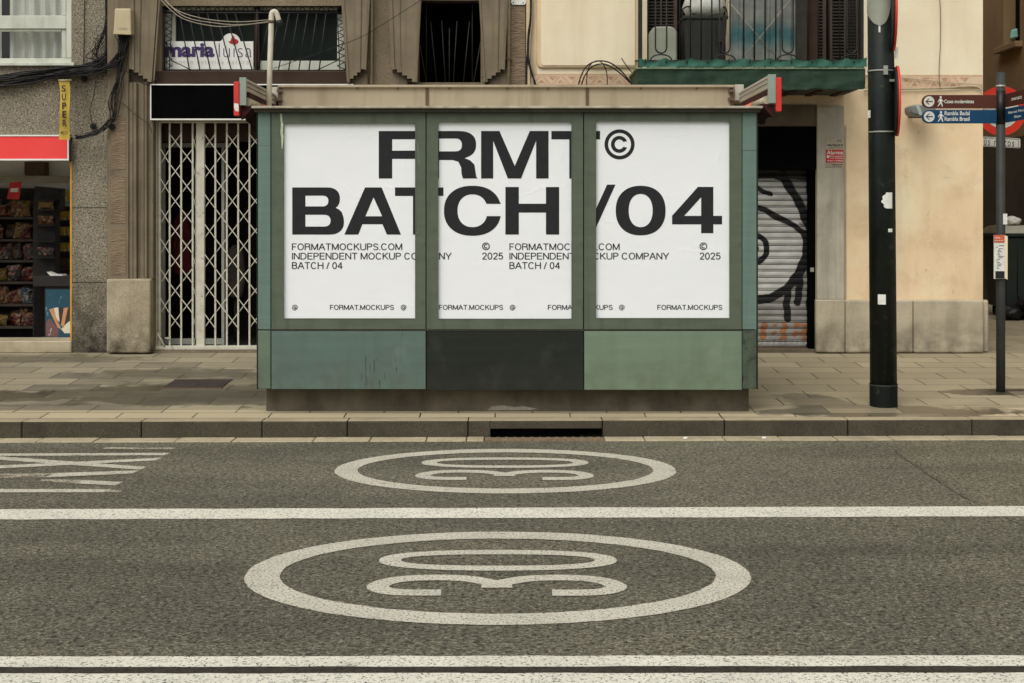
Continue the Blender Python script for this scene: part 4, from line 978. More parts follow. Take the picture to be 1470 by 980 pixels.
# grille
gr = empty('window_grille', P(366, 101, DF + .04), 'black slanted iron grille with zigzag top in front of the name board', 'grille')
Dg = DF + .035
def bars(mb, segs, r=.006, D=Dg):
    for (a, b, c, d) in segs: mb.tube([P(a, b, D), P(c, d, D)], r, 5)
mb = MB(); bars(mb, [(234, 101, 498, 101), (234, 18, 498, 18), (234, 9, 498, 9), (236, 9, 236, 101), (496, 9, 496, 101), (369, 9, 369, 101)], .009); mb.build('frame', 'iron', gr)
mb = MB()
sl = [(258 + k * 13.2, 18, 272 + k * 15.0, 100.8) for k in range(7)] + [(468 - k * 13.2, 18, 458 - k * 14.6, 100.8) for k in range(7)]
bars(mb, sl, .007); build_each(mb, 'slanted_bar', 'iron', gr)
mb = MB()
for k in range(19): x = 237 + k * 13.6; bars(mb, [(x, 18, x + 6.8, 9), (x + 6.8, 9, x + 13.6, 18)], .005)
for k in range(8): y = 22 + k * 9.6; bars(mb, [(237, y, 247, y + 5), (247, y + 5, 237, y + 10), (495, y, 484, y + 5), (484, y + 5, 495, y + 10)], .005)
bars(mb, [(247, 18, 243, 101), (484, 18, 488, 101), (243, 85, 275, 100.5), (488, 85, 455, 100.5), (237, 60, 247, 74), (496, 56, 487, 75)], .0055)
mb.build('zigzag_bars', 'iron', gr)

# narrow dark window
nw = empty('window', (wx(645, DF), DF + .2, wz(122, DF)), None); nw.parent = A; nw.location -= WORLD[A]; nw['label'] = 'narrow dark window with ironwork'
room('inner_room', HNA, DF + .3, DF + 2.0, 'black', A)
mb = MB(); D = DF + .22
for (a, b, c, d) in ((645, 40, 645, 130), (640, 130, 634, 30), (650, 130, 656, 30), (628, 130, 618, 30), (664, 130, 674, 30), (614, 130, 602, 60), (678, 130, 690, 60), (612, -30, 612, 130), (678, -30, 678, 130)):
    mb.tube([P(a, b, D), P(c, d, D)], .006, 5)
mb.build('ironwork', 'iron_grey', nw)
MB().pbox(600, 118, 690, 122, DF + .05, DF + .28).build('sill', 'moulding', nw)
MB().pbox(598, -10, 692, .5, DF + .1, DF + .28).build('head', 'lintel', nw)

# black name panel over the gate
bs = empty('shop_sign', P(360, 171, DF - .1), 'blank black sign panel with white frame above the lattice gate', 'sign')
MB().pbox(217, 122, 506, 170, DF - .09, DF - .004).build('panel', 'sign_black', bs)
mb = MB()
for (a, b, c, d) in ((215.5, 120.3, 507, 122), (215.5, 170, 507, 172), (215.5, 122.1, 217, 169.9), (506, 122.1, 507.5, 169.9)): mb.pbox(a, b, c, d, DF - .1, DF - .004)
mb.build('frame', 'sign_white', bs)
# lattice gate
room('inner_room', HGT, DF + .3, DF + 2.2, 'room_dark', A, .2)
gt = empty('lattice_gate', (wx(360, DF), DF + .1, PZ), 'cream folding lattice gate closed across the doorway', 'gate')
D = DF + .08
mb = MB()
for (a, c) in ((222.5, 226), (227, 230.5), (281.5, 293.5)): mb.pbox(a, 174, c, 501, D - .02, D + .03)
build_each(mb, 'post', 'gate_paint', gt, bevel=.004)
mb = MB(); mb.pbox(222.5, 496.5, 500, 502, D - .05, D + .05); mb.pbox(222.5, 172, 500, 176, D - .04, D + .04); build_each(mb, 'rail', 'gate_paint', gt, bevel=.004)
vx = [243.5, 260, 276.5, 309, 325.5, 341.8, 358, 374.5, 391, 407, 424, 440, 457, 473, 490]
mb = MB()
for x in vx: mb.pbox(x - 1.2, 176, x + 1.2, 497, D - .008, D + .008)
build_each(mb, 'upright', 'gate_paint', gt)
mb = MB()
def diag(xl, xr, off):
    p = 42.9; y = 176 - off
    k = 0
    while y < 520:
        for (ya, yb, dd) in ((y, y + p / 2, -.013), (y + p / 2, y, .013)):
            (a, b), (c, d) = (xl, ya), (xr, yb)
            lo, hi = 178, 484
            if min(b, d) < lo or max(b, d) > hi: continue
            w = 1.0
            vv = [(a, b - w * 1.05), (c, d - w * 1.05), (c, d + w * 1.05), (a, b + w * 1.05)]
            mb.prism([(p_, q_) for p_, q_ in vv], D + dd - .003, D + dd + .003, D)
        y += p
cols = [230.5] + vx[:3] + [282]
for i, (a, b) in enumerate(zip(cols, cols[1:])): diag(a, b, 21.45 * (i % 2) + 6)
cols = [293] + vx[3:]
for i, (a, b) in enumerate(zip(cols, cols[1:])): diag(a, b, 21.45 * ((i + 1) % 2) + 6)
mb.build('lattice', 'gate_paint', gt)
mb = MB(); mb.pbox(237, 484, 243, 486, D - .03, D - .02); mb.tube([P(226, 478, D - .05), P(236, 497, D - .05)], .012, 6); mb.tube([P(228, 177, D - .05), P(246, 163, D - .05)], .012, 6); mb.build('latch_bar', 'gate_paint', gt)
MB().pbox(222, 502.2, 501, 506.5, DF + .02, DF + .28).build('threshold', 'lintel', A)
MB().pbox(222, 160, 500, 203, DF + .2, DF + .26).build('transom', 'brown_band', A)
# things seen behind the gate
idr = empty('inner_door', (wx(300, DF + .6), DF + .6, PZ), 'white framed glass door behind the lattice gate', 'door')
mb = MB(); D2 = DF + .5
for (a, b, c, d) in ((230, 205, 236, 500), (236, 205, 330, 211), (318, 211, 322, 500), (280, 211, 286, 500), (236, 486, 318, 494)): mb.pbox(a, b, c, d, D2, D2 + .05)
mb.build('frame', 'white_frame', idr)
r = empty('hanging_coat', (wx(258, DF + .9), DF + .9, 1.2), 'dark red coat hanging inside behind the lattice gate', 'coat')
mb = MB(); D3 = DF + .8
prof = [(248, 318), (256, 306), (262, 300), (268, 306), (272, 330), (273, 392), (268, 396), (250, 394), (246, 350)]
mb.prism(prof, D3, D3 + .12); mb.build('coat_body', 'coat_red', r, bevel=.02)
MB().prism([(250, 318), (256, 312), (252, 360), (247, 362)], D3 - .03, D3 + .05).build('sleeve', 'coat_red', r, bevel=.01)
r = empty('mannequin', (wx(330, DF + 1.1), DF + 1.1, PZ), 'grey draped garment on a stand inside the doorway', 'garment')
MB().prism([(326, 360), (336, 350), (348, 362), (352, 400), (346, 428), (330, 428), (324, 400)], DF + 1.0, DF + 1.15).build('garment', 'coat_grey', r, bevel=.02)
MB().tube([P(338, 428, DF + 1.07), P(338, 500, DF + 1.07)], .02, 8).build('stand', 'iron', r)

# ---- shop on the left
room('shop_room', HSH, DF + .18, DF + 1.85, 'green_inner', A, .35, floor='shop_floor')
MB().pbox(-190, 489.5, 102.5, 506.5, DF - .02, DF + .45).build('doorstep', 'marble', A, bevel=.008)
MB().pbox(100.6, 231, 103, 489, DF - .006, DF + .1).build('edge_strip', 'yellow_edge', A)
rs = empty('shop_sign', P(0, 230, DF - .2), 'blank bright red shop sign with white rim above the shop entrance', 'sign')
mb = MB().pbox(-190, 195.5, 96.5, 227.5, DF - .06, DF - .004); mb.build('face', 'red_sign', rs)
mb = MB()
for (a, b, c, d) in ((-190, 193.2, 98.6, 195.3), (-190, 227.7, 98.6, 230), (96.7, 195.4, 98.6, 227.6)): mb.pbox(a, b, c, d, DF - .068, DF - .004)
mb.build('rim', 'sign_white', rs)
sp = empty('blade_sign', P(92, 200, DF - .15), 'yellow hanging banner reading SUPER above the red sign', 'sign')
Dy = DF - .26
vs = []; n = 18
for i in range(n + 1):
    t = i / n; y = 115 + 85 * t; c = 91.5 + 1.5 * t + 1.2 * math.sin(t * 5); w = 7.6 - 1.0 * math.sin(t * 3.1)
    yy = Dy + .012 * math.sin(t * 9)
    for d in (0, .006): vs += [(wx(c - w, Dy), yy + d, wz(y, Dy)), (wx(c + w, Dy), yy + d + .01, wz(y, Dy))]
fs = []
for i in range(n):
    a = i * 4; b = a + 4
    fs += [(b, b + 1, a + 1, a), (a + 2, a + 3, b + 3, b + 2), (a, a + 2, b + 2, b), (a + 1, b + 1, b + 3, a + 3)]
MB().add(vs, fs, False).build('banner', 'yellow', sp)
mb = MB()
for k, ch in enumerate('SUPER'):
    c = 91.4 + k * .35; y0 = 122 + k * 12.4
    w = .0
    put(mb, fit(text2d(ch, .02), c - 3.0, y0, c + 3.0, y0 + 9.6), Dy - .016)
put(mb, fit(text2d('MERCAT', .015), 87.2, 188, 98.2, 192.8), Dy - .016)
mb.build('lettering', 'ink', sp)
MB().tube([P(84, 115, Dy), P(101, 115, Dy), P(104, 115, DF)], .008, 6).build('bracket', 'pipe', sp)
# shop fittings
Dsf = DF + 1.35
sh = empty('shelf_unit', (wx(-40, Dsf), Dsf + .2, PZ + .1), 'open shelf rack full of snack packets inside the shop', 'shelf')
ROWS = [311, 343, 373, 404, 436, 468]
mb = MB()
for y in ROWS: mb.pbox(-150, y, 47, y + 3.5, Dsf, Dsf + .4)
build_each(mb, 'shelf_board', 'shelf_dark', sh)
mb = MB(); mb.pbox(-150, 270, 49, 484, Dsf + .41, Dsf + .44); mb.build('back_panel', 'dark_goods', sh)
mb = MB(); mb.pbox(47.2, 300, 49, 486, Dsf + .0, Dsf + .4); mb.build('side_panel', 'dark_goods', sh)
def packet_mesh(w, h, d, seed):
    rnd = random.Random(seed); vs = []; fs = []; nu, nv = 7, 8
    for s in (0, 1):
        for j in range(nv + 1):
            for i in range(nu + 1):
                u, v = i / nu, j / nv; e = (math.sin(math.pi * min(1, max(0, u))) ** .5) * (math.sin(math.pi * v) ** .7)
                y = d * e * (1 if s else -1) * (1 + rnd.uniform(-.25, .25))
                vs.append(((u - .5) * w * (1 + .06 * math.cos(2 * math.pi * v)), y, v * h))
    m = (nu + 1) * (nv + 1)
    for s in (0, 1):
        for j in range(nv):
            for i in range(nu):
                a = s * m + j * (nu + 1) + i; q = (a, a + 1, a + nu + 2, a + nu + 1); fs.append(q if not s else q[::-1])
    return vs, fs
protos = []
for k in range(6):
    v, f = packet_mesh(.15, .2, .045, k); me = bpy.data.meshes.new('snack_packet'); me.from_pydata(v, [], f); me.materials.append(M['bag%d' % k])
    for p in me.polygons: p.use_smooth = True
    protos.append(me)
SHN = ['highest', 'second highest', 'third', 'fourth', 'fifth', 'lowest']
for ri, y in enumerate(ROWS):
    for row in (1, 0):
        x = wx(-60, Dsf) + row * .06
        while x < wx(44, Dsf) - .06:
            sx = random.uniform(.62, 1.15); sz = random.uniform(.6, 1.05); w = .15 * sx
            o = bpy.data.objects.new('snack_packet', protos[random.randrange(6)]); COL.objects.link(o)
            o.location = (x + w / 2, Dsf + .07 + row * .14 + random.uniform(-.03, .03), wz(y, Dsf) + .006)
            o.rotation_euler = (R(random.uniform(-24, 8)), R(random.uniform(-16, 16)), R(random.uniform(-35, 35))); o.scale = (sx, sx, sz)
            tag(o, 'shiny snack packet on the %s shelf of the shop rack' % SHN[ri], 'snack packet', 'snack packets on the %s shelf of the shop rack' % SHN[ri])
            x += w * random.uniform(.75, 1.1)
dr = empty('display_rack', (wx(63, DF + 1.0), DF + 1.1, PZ + .1), 'tall black display rack standing inside the shop', 'rack')
D = DF + 1.0
mb = MB(); mb.prism([(50, 267), (86, 270), (86, 300), (79, 305), (79, 400), (48, 400), (48, 300)], D + .12, D + .3); mb.build('back_panel', 'dark_goods', dr)
mb = MB()
for y in (286, 300, 322, 345, 368, 392): mb.pbox(48.5, y, 78, y + 2.5, D - .02, D + .119)
build_each(mb, 'tray', 'dark_goods', dr)
for (y, k, lb) in ((297.5, 1, 'yellow snack pack on the upper tray of the black rack'), (319.5, 5, 'orange snack pack on the second tray of the black rack'), (365, 3, 'pale snack pack on the lower tray of the black rack')):
    v, f = packet_mesh(.17, .095, .03, 40 + k); mb = MB().add([(a + wx(64, D), b + D + .04, c + wz(y + 2.3, D)) for a, b, c in v], f, True)
    tag(mb.build('snack_pack', 'bag%d' % k), lb, 'snack packet')
# jars on the right
js = empty('jar_shelf', (wx(92, DF + 1.7), DF + 1.7, PZ + .5), 'wall shelf holding rows of yellow jars at the right of the shop', 'shelf')
D = DF + 1.5; mb = MB()
JR = [316, 338, 361, 384]
for y in JR: mb.pbox(78, y, 112, y + 2.4, D, D + .25)
build_each(mb, 'shelf_board', 'shelf_dark', js); MB().pbox(78, 296, 112, 400, D + .26, D + .28).build('back_panel', 'dark_goods', js)
jm = []
for m in ('jar_yellow', 'jar_brown'):
    q = MB().tube([(0, 0, 0), (0, 0, .01), (0, 0, .09), (0, 0, .1)], [.034, .04, .04, .03], 12); me = bpy.data.meshes.new('jar'); me.from_pydata(q.v, [], q.f); me.materials.append(M[m]); jm.append(me)
JN = ['top', 'second', 'third', 'bottom']
for ri, y in enumerate(JR):
    for k in range(4):
        o = bpy.data.objects.new('jar', jm[1 if ri == 3 else 0]); COL.objects.link(o); o.location = (wx(81.5 + k * 7.6, D), D + .08, wz(y, D) + .002)
        tag(o, '%s jar on the %s board of the jar shelf' % ('brown' if ri == 3 else 'yellow', JN[ri]), 'jar', 'jars on the %s board of the jar shelf' % JN[ri])
# counter freezer with ice cream picture
fz = empty('ice_cream_freezer', (wx(90, DF + .5), DF + .6, PZ + .1), 'black topped ice cream freezer with a blue picture of cones on its front', 'freezer')
D = DF + .5
MB().pbox(64, 412, 125, 489, D, D + .5).build('cabinet', 'dark_goods', fz)
MB().pbox(47, 396, 125, 411.5, D - .03, D + .55).build('top', 'dark_goods', fz, bevel=.008)
pic = MB().pbox(65.5, 415, 125, 484, D - .008, D - .002).build('picture_panel', 'blue_print', fz)
mb = MB(); 
def fl(mb, pts, y): return mb.flat([(wx(a, D), wz(b, D)) for a, b in pts], y)
for (m, ps) in (('cone_tan', [[(71, 444), (76, 442), (88, 472), (83, 470)], [(92, 442), (98, 441), (92, 470), (88, 466)]]), ('cone_pale', [[(77, 442), (84, 441), (86, 462), (82, 458)], [(97, 463), (104, 458), (104, 478), (93, 478), (88, 472)]]), ('cone_dark', [[(85, 441), (90, 441), (89, 460), (86, 464)], [(99, 442), (103, 442), (97, 462), (93, 466)]]), ('ice_mauve', [[(67, 462), (72, 456), (79, 466), (85, 474), (84, 483), (66, 483)]])):
    mb = MB()
    for p_ in ps: fl(mb, p_, D - .0095 - (.001 if m == 'cone_dark' else 0))
    mb.build('cone_print', m, pic)
MB().pbox(64, 484.5, 110, 487, D - .012, D - .001).build('kick_strip', 'paper', fz)
mb = MB(); mb.prism([(67, 390), (71, 391.5), (78, 394), (88, 393.5), (90, 395.6), (72, 395.8)], D + .05, D + .2); tag(mb.build('crumpled_paper', 'paper'), 'crumpled white paper lying on the freezer top', 'paper')
# fittings on the back wall
D = DF + 1.8
MB().pbox(30, 229, 64, 252, D - .12, D).build('panel_tmp', 'rail_grey') if False else None
r = empty('wall_cabinet', P(48, 262, D), 'brown box fixed high on the pale green shop wall', 'box')
MB().pbox(35, 232, 64, 251.5, D - .15, D).build('box_body', 'rust', r)
MB().pbox(-150, 252, 112, 262, D - .12, D - .04).build('ceiling_rail', 'rail_grey', A)
r = empty('hanging_tag', P(20, 290, DF + 1.2), 'red tag with a white strip hanging over the snack shelves', 'tag')
MB().prism([(14, 262), (31, 260.5), (27.5, 286), (10, 285.5)], DF + 1.2, DF + 1.21).build('card', 'alarm_red', r)
MB().prism([(16, 270), (27, 269.5), (26, 275.5), (15.5, 275.5)], DF + 1.19, DF + 1.1985, DF + 1.2).build('white_strip', 'paper', r)
r = empty('wall_poster', P(94, 290, D - .05), 'small light blue poster high on the shop wall by the pier', 'poster')
MB().pbox(86, 272, 112, 291, D - .02, D - .004).build('sheet', 'sky_blue', r)
MB().disc(P(97, 281, D - .022), (0, 1, 0), .07, .004, 16).build('round_print', 'jar_yellow', r)

# pipes, plate and cables on the brown house
r = MB().tube([P(533.5, -200, DF - .06), P(533.5, 160, DF - .06)], .012, 8); tag(r.build('drain_pipe', 'pipe'), 'thin cream pipe on the brown wall left of the narrow window', 'pipe')
r = empty('drain_pipe', P(730, 160, DF - .07), 'thicker beige pipe at the corner of the brown house', 'pipe')
MB().tube([P(730, -200, DF - .06), P(730, 160, DF - .06)], .019, 10).build('pipe_run', 'pipe', r)
mb = MB(); mb.pbox(725.5, 83.5, 734.5, 85.5, DF - .085, DF - .002); mb.build('pipe_clamp', 'rust', r)
r = empty('wall_plate', P(745, 7, DF), 'white painted metal plate on the brown wall beside the beige pipe', 'plate')
MB().prism([(734, -30), (755, -30), (755, 4), (753, 6.5), (736, 6.5), (734, 4)], DF - .045, DF - .034).build('plate', 'paper', r)
mb = MB(); [mb.disc(P(a, b, DF - .046), (0, 1, 0), .007, .004, 8) for a, b in ((737, 3.5), (751, 3.5), (740, -4), (748, -4))]; build_each(mb, 'bolt', 'rust', r)
MB().pbox(755.5, -300, 760.6, 160, DF - .04, DF - .004).build('corner_strip', 'cream_left', A)
def cable(name, pts, r, label, m='cable', D=DF - .05, group=None, sub=6):
    mb = MB().tube(smooth_path([P(p[0], p[1], D - (p[2] if len(p) > 2 else 0)) for p in pts], sub), r, 6)
    return tag(mb.build(name, m), label, 'cable', group)
cable('cable', [(763, -60), (762, 20), (758.5, 50), (758, 80), (762, 100), (770, 128), (772, 160)], .012, 'black cable bowing down along the edge of the cream wall')
cable('cable', [(757.5, 70), (756, 100), (755.5, 165)], .009, 'short black cable hugging the corner of the brown house')
cable('cable', [(764, -60), (763.5, 30), (761, 60), (764, 95), (766, 160)], .008, 'grey cable running beside the bowed black cable', 'cable_light')
# telephone box and its mess of cables
jb = empty('junction_box', P(178, 50, DF - .15), 'beige telephone junction box on the pilaster above the cable tangle', 'junction box')
MB().prism([(167, 13), (190, 13), (190.5, 50), (165, 49)], DF - .26, DF - .11, DF - .2).build('case', 'box_beige', jb, bevel=.012, seg=2)
MB().prism([(165.5, 45.5), (190.5, 46.5), (190.5, 50.5), (165.2, 49.6)], DF - .266, DF - .262, DF - .2).build('cover_lip', 'box_beige', jb)
mb = MB(); put(mb, fit(text2d('CODEC', .01), 170, 39.5, 183, 42.8), DF - .2625); mb.build('print', 'residue_grey', jb)
cb = empty('cable_bundle', P(150, 110, DF - .1), 'thick tangle of black cables running down and along the granite wall', 'cable bundle')
rnd = random.Random(3)
def jit(pts, a, D): return [P(p[0] + rnd.uniform(-a, a), p[1] + rnd.uniform(-a, a), D - rnd.uniform(0, .06)) for p in pts]
mb = MB()
for k in range(34):      # down from the top, turning left along the wall
    o = rnd.uniform(0, 1)
    mb.tube(smooth_path(jit([(153 + 12 * o, -40), (154 + 11 * o, 30), (155 + 9 * o, 62), (150 + 12 * o, 82 + 8 * o), (128 + 10 * o, 92 + 12 * o), (90, 97 + 14 * o), (45, 104 + 13 * o), (0, 110 + 12 * o), (-60, 116 + 12 * o)], 3.6, DF - .03), 5), rnd.uniform(.003, .009), 5)
mb.build('wall_run', 'cable', cb)
mb = MB()
for k in range(30):      # from the box into the bend
    o = rnd.uniform(0, 1)
    mb.tube(smooth_path(jit([(170 + 16 * o, 49), (172 + 13 * o, 66), (165 + 12 * o, 84), (148 + 12 * o, 98), (124 + 14 * o, 100 + 6 * o), (80, 104 + 6 * o)], 4.2, DF - .13), 5), rnd.uniform(.0022, .0055), 5)
for k in range(18):
    o = rnd.uniform(0, 1)
    mb.tube(smooth_path(jit([(166 + 20 * o, 50), (174 + 8 * o, 72), (170 + 10 * o, 95), (168 + 6 * o, 112), (165 + 10 * o, 122), (158 + 14 * o, 145), (160 + 10 * o, 165), (152 + 8 * o, 178), (136, 190 + 4 * o), (110, 196 + 2 * o)], 3.0, DF - .13), 5), rnd.uniform(.002, .0042), 5)
mb.build('loose_run', 'cable', cb)
mb = MB()
for k in range(16):
    o = rnd.uniform(0, 1)
    mb.tube(smooth_path(jit([(156, 20 + 30 * o), (146 - 8 * o, 60), (134 + 8 * o, 74 + 6 * o), (128 + 16 * o, 82), (140 + 10 * o, 88), (150, 98)], 6, DF - .04), 5), rnd.uniform(.0018, .0035), 4)
mb.build('stray_wire', 'cable', cb)
cable('cable', [(170, 118), (166, 140), (178, 150), (196, 165), (213, 178), (218, 190)], .004, 'thin loose wire slanting over the pilaster to the gate', D=DF - .15)
cable('cable', [(137, 116), (134, 140), (129, 156), (131, 172), (134, 180)], .003, 'thin wire hanging to a round knob on the granite wall', D=DF - .02)
cable('cable', [(122, -40), (121, 40), (120, 92)], .004, 'straight thin wire down the granite wall beside the white window', D=DF - .015)
cable('cable', [(104, 197), (101.5, 202), (101.2, 232)], .011, 'short black cable end dropping behind the red sign', D=DF - .05)
cable('cable', [(176, 100), (188, 106), (200, 116), (212, 121), (226, 112)], .005, 'sagging black cable under the stepped corbel by the sign', D=DF - .18)
for (x, y, lb) in ((134, 181, 'black round cable anchor on the granite wall'), (161, 182, 'black round cable anchor on the rough pilaster'), (121, 113, 'black round cable anchor just under the thick cable run')):
    q = empty('cable_anchor', P(x, y, DF - .01), lb, 'cable anchor', 'black cable anchors on the left wall')
    d0 = .1 if x == 161 else 0
    MB().tube([P(x, y, DF - d0), P(x, y, DF - d0 - .03)], [.028, .034], 14).build('cap', 'dark_plastic', q); MB().tube([P(x, y, DF - d0 - .03), P(x, y, DF - d0 - .045)], [.02, .012], 10).build('stud', 'iron', q)
Dm = 11.25
for k, (pts, lb) in enumerate((([(225, -12), (262, 22), (310, 33), (350, 35), (389, 30)], 'upper pale wire sagging from the house to the mast'), ([(228, -14), (250, 12), (290, 26), (340, 31), (389, 28)], 'middle pale wire sagging from the house to the mast'), ([(224, -8), (258, 24), (305, 37), (345, 36), (388, 31)], 'lowest pale wire sagging from the house to the mast'))):
    w = [Vector(P(p[0], p[1], DF - .2 + (Dm - DF + .2) * t)) for p, t in zip(pts, (0, .25, .55, .8, 1))]
    tag(MB().tube(smooth_path(w, 8), .0045, 5).build('overhead_wire', 'cable_light'), lb, 'cable', 'pale wires between house and mast')
cable('cable', [(392, 98), (440, 82), (480, 68), (520, 52), (560, 28), (604, 0)], .0035, 'thin wire slanting up from the grille to the narrow window', D=DF - .2)

# ---- cream corner house
B = empty('cream_house', (wx(1090, DF), DF, PZ), 'cream rendered corner house with balcony, roller shutter and stone plinth', 'house')
XE = wx(1411, DF); XB0 = wx(761.5, DF)
HSHT = hole(1000, 181, 1172.5, 502); HB1 = hole(930, -200, 1046, 97); HB2 = hole(1140, -200, 1240, 97)
zb_ = wz(130, DF); zb2 = wz(106.5, DF)
mb = MB(); wall(mb, XB0, XE, zb_, TOP, DF, .2, [HB1, HB2]); mb.build('wall', 'cream_up', B)
mb = MB(); wall(mb, XB0, XE, PZ - .05, zb_ - .001, DF, .22, [HSHT]); mb.build('wall', 'cream_low', B)
mb = MB(); mb.add([(XE, DF, PZ), (XE, 40, PZ), (XE, 40, TOP), (XE, DF, TOP)], [(0, 1, 2, 3)]); mb.build('side_wall', 'cream_low', B)
# raised field left of the balcony
mb = MB(); mb.prism([(771, -300), (917, -300), (917, 97), (776, 97), (773, 95), (771, 91)], DF - .03, DF - .002); mb.build('raised_panel', 'cream_left', B, bevel=.012, seg=2)
mb = MB(); mb.prism([(776, -300), (912, -300), (912, 94), (779, 94), (776.5, 91)], DF - .038, DF - .031); mb.build('raised_panel', 'cream_up', B, bevel=.004)
MB().pbox(762.5, -300, 770.5, 105, DF - .006, DF - .002).build('margin_strip', 'cream_left', B)
# painted frieze
def frieze(x0, x1, y0, y1):
    MB().pbox(x0, y0, x1, y1, DF - .005, DF - .002).build('frieze', 'frieze', B)
    mb = MB(); mb2 = MB(); h = y1 - y0; p = 34.0; x = x0 + 2
    mb.pbox(x0, y0 + .6, x1, y0 + 2.2, DF - .0062, DF - .0055); mb.pbox(x0, y1 - 1.8, x1, y1 - .5, DF - .0062, DF - .0055)
    ya, yb = y0 + 4, y1 - 3; mid = (ya + yb) / 2
    while x + p < x1:
        for (a, m_) in ((0, mb), ):
            m_.prism([(x, yb), (x + 4.5, yb), (x + 13, ya), (x + 8.5, ya)], DF - .0062, DF - .0055)
            m_.prism([(x + 13.2, ya), (x + 17, ya), (x + 25, yb), (x + 21, yb)], DF - .0062, DF - .0055)
        mb2.prism([(x + 8, yb), (x + 17.5, yb), (x + 13, mid)], DF - .0062, DF - .0055)
        mb2.prism([(x + 22, ya), (x + 36, ya), (x + 29, mid + 1)], DF - .0062, DF - .0055)
        x += p * .82
    mb.build('frieze_band', 'frieze_red', B); mb2.build('frieze_triangle', 'frieze_dark', B)
frieze(762.5, 916, 105.5, 121.5); frieze(1242, 1410.5, 107, 126.5)
# stone jamb, lintel, plinth
MB().pbox(1173, 152, 1212, 429.5, DF - .05, DF - .002).build('stone_jamb', 'jamb_stone', B, bevel=.006)
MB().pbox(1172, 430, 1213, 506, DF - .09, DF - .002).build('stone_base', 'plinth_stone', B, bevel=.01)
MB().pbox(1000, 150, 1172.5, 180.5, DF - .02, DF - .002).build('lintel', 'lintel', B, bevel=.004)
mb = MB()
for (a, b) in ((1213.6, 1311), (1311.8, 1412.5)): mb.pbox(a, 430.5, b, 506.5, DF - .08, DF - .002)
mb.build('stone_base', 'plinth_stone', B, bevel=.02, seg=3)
MB().box(XE + .002, XE + .06, DF + .001, DF + 8, PZ, wz(431, DF)).build('stone_base', 'plinth_stone', B, bevel=.015)
mb = MB(); mb.pbox(1213.2, 180, 1215, 430, DF - .012, DF - .002); mb.build('edge_strip', 'jamb_stone', B)
# roller shutter
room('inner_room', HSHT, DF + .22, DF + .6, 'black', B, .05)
sx0, sx1 = 1001, 1162
D = DF + .17
rsx = empty('roller_shutter', (wx(1110, D), D, PZ), 'closed roller shutter sprayed with a black and white eye', 'roller shutter')
nc = 300; pitch = 9.2; prof = []
y = 500.0
while y > 236:
    prof += [(y, .0), (y - .25, .018), (y - .75, .018), (y - 1.0, .002), (y - 1.6, -.002), (y - 2.2, .002), (y - 2.4, .018), (y - 2.8, .018), (y - 3.0, -.002), (y - 4.0, -.005), (y - 5.0, -.006), (y - 6.0, -.006), (y - 7.0, -.006), (y - 8.0, -.005), (y - 8.8, -.003)]; y -= pitch
vs = []; fs = []; cols_ = []
WHT, BLK, GRY, ORG = (.64, .63, .58), (.014, .014, .014), (.32, .31, .28), (.4, .17, .07)
def dseg(px, py, a, b, c, d):
    vx_, vy_ = c - a, d - b; t = max(0, min(1, ((px - a) * vx_ + (py - b) * vy_) / (vx_ * vx_ + vy_ * vy_))); return math.hypot(px - a - t * vx_, py - b - t * vy_)
wob = random.Random(5); wv = [wob.uniform(0, 6.28) for _ in range(6)]
def sprayc(px, py):
    px += 1.2 * math.sin(py * .11 + wv[0]) + .6 * math.sin(py * .31 + wv[1]); py += 1.0 * math.sin(px * .13 + wv[2])
    c = GRY
    if py < 258: c = (.05, .047, .042)
    e = ((px - 1078) / 80) ** 2 + ((py - 357) / 76) ** 2
    if e < 1.0: c = WHT
    if 250 < py < 318 and px < 1080 + 42 + (py - 250) * .45: c = (.62, .61, .56)
    if py > 440 and px < 1160: c = (.34, .33, .3)
    polys = [[(1077, 297), (1098, 301), (1120, 313), (1142, 325), (1156, 335)], [(1122, 248), (1138, 276), (1152, 302), (1164, 326)], [(1084, 268), (1096, 275), (1106, 277)],
             [(1156, 335), (1158, 352), (1157, 372), (1146, 395), (1128, 415), (1106, 427), (1077, 434)]]
    ws = [4.2, 6.5, 3.6, 6.5]
    for pl, w in zip(polys, ws):
        if min(dseg(px, py, *p, *q) for p, q in zip(pl, pl[1:])) < w: return BLK
    for (a, b, c_, d, w) in ((1131, 412, 1130, 458, 5.2), (1147, 396, 1146, 434, 5.2), (1160, 335, 1158, 380, 6), (1077, 255, 1112, 250, 4.5), (1112, 250, 1126, 256, 5)):
        if dseg(px, py, a, b, c_, d) < w: return BLK
    q = math.hypot((px - 1084) / 20, (py - 358) / 24)
    if .6 < q < 1.0: return BLK
    if q <= .25: return BLK
    if py > 463 and py < 488 and px < 1158:
        s = math.sin(px * .42) + .8 * math.sin(px * .23 + 1) + .7 * math.sin(py * .5 + px * .16)
        if s > .15: return ORG
    if 488 < py < 494 and math.sin(px * .75) + math.sin(px * 1.9) > .8: return (.5, .48, .44)
    if px > 1158: return BLK
    return c
for (yy, dy) in prof:
    for k in range(nc + 1):
        px = sx0 + (sx1 - sx0) * k / nc; vs.append((wx(px, D), D + dy, wz(yy, D)))
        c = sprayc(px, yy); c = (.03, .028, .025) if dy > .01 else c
        cols_.append(c)
for j in range(len(prof) - 1):
    for k in range(nc): a = j * (nc + 1) + k; fs.append((a, a + 1, a + nc + 2, a + nc + 1))
def spray_obj(vs, fs, cols_, name, parent, m):
    o = MB().add(vs, fs, False).build(name, m, parent); at = o.data.color_attributes.new('spray', 'FLOAT_COLOR', 'POINT')
    for i, c in enumerate(cols_): at.data[i].color = (*c, 1)
    return o
spray_obj(vs, fs, cols_, 'slat_curtain', rsx, 'spray')
MB().pbox(1161.5, 243.2, 1171.8, 501, DF + .06, DF + .19).build('guide_rail', 'sign_black', rsx)
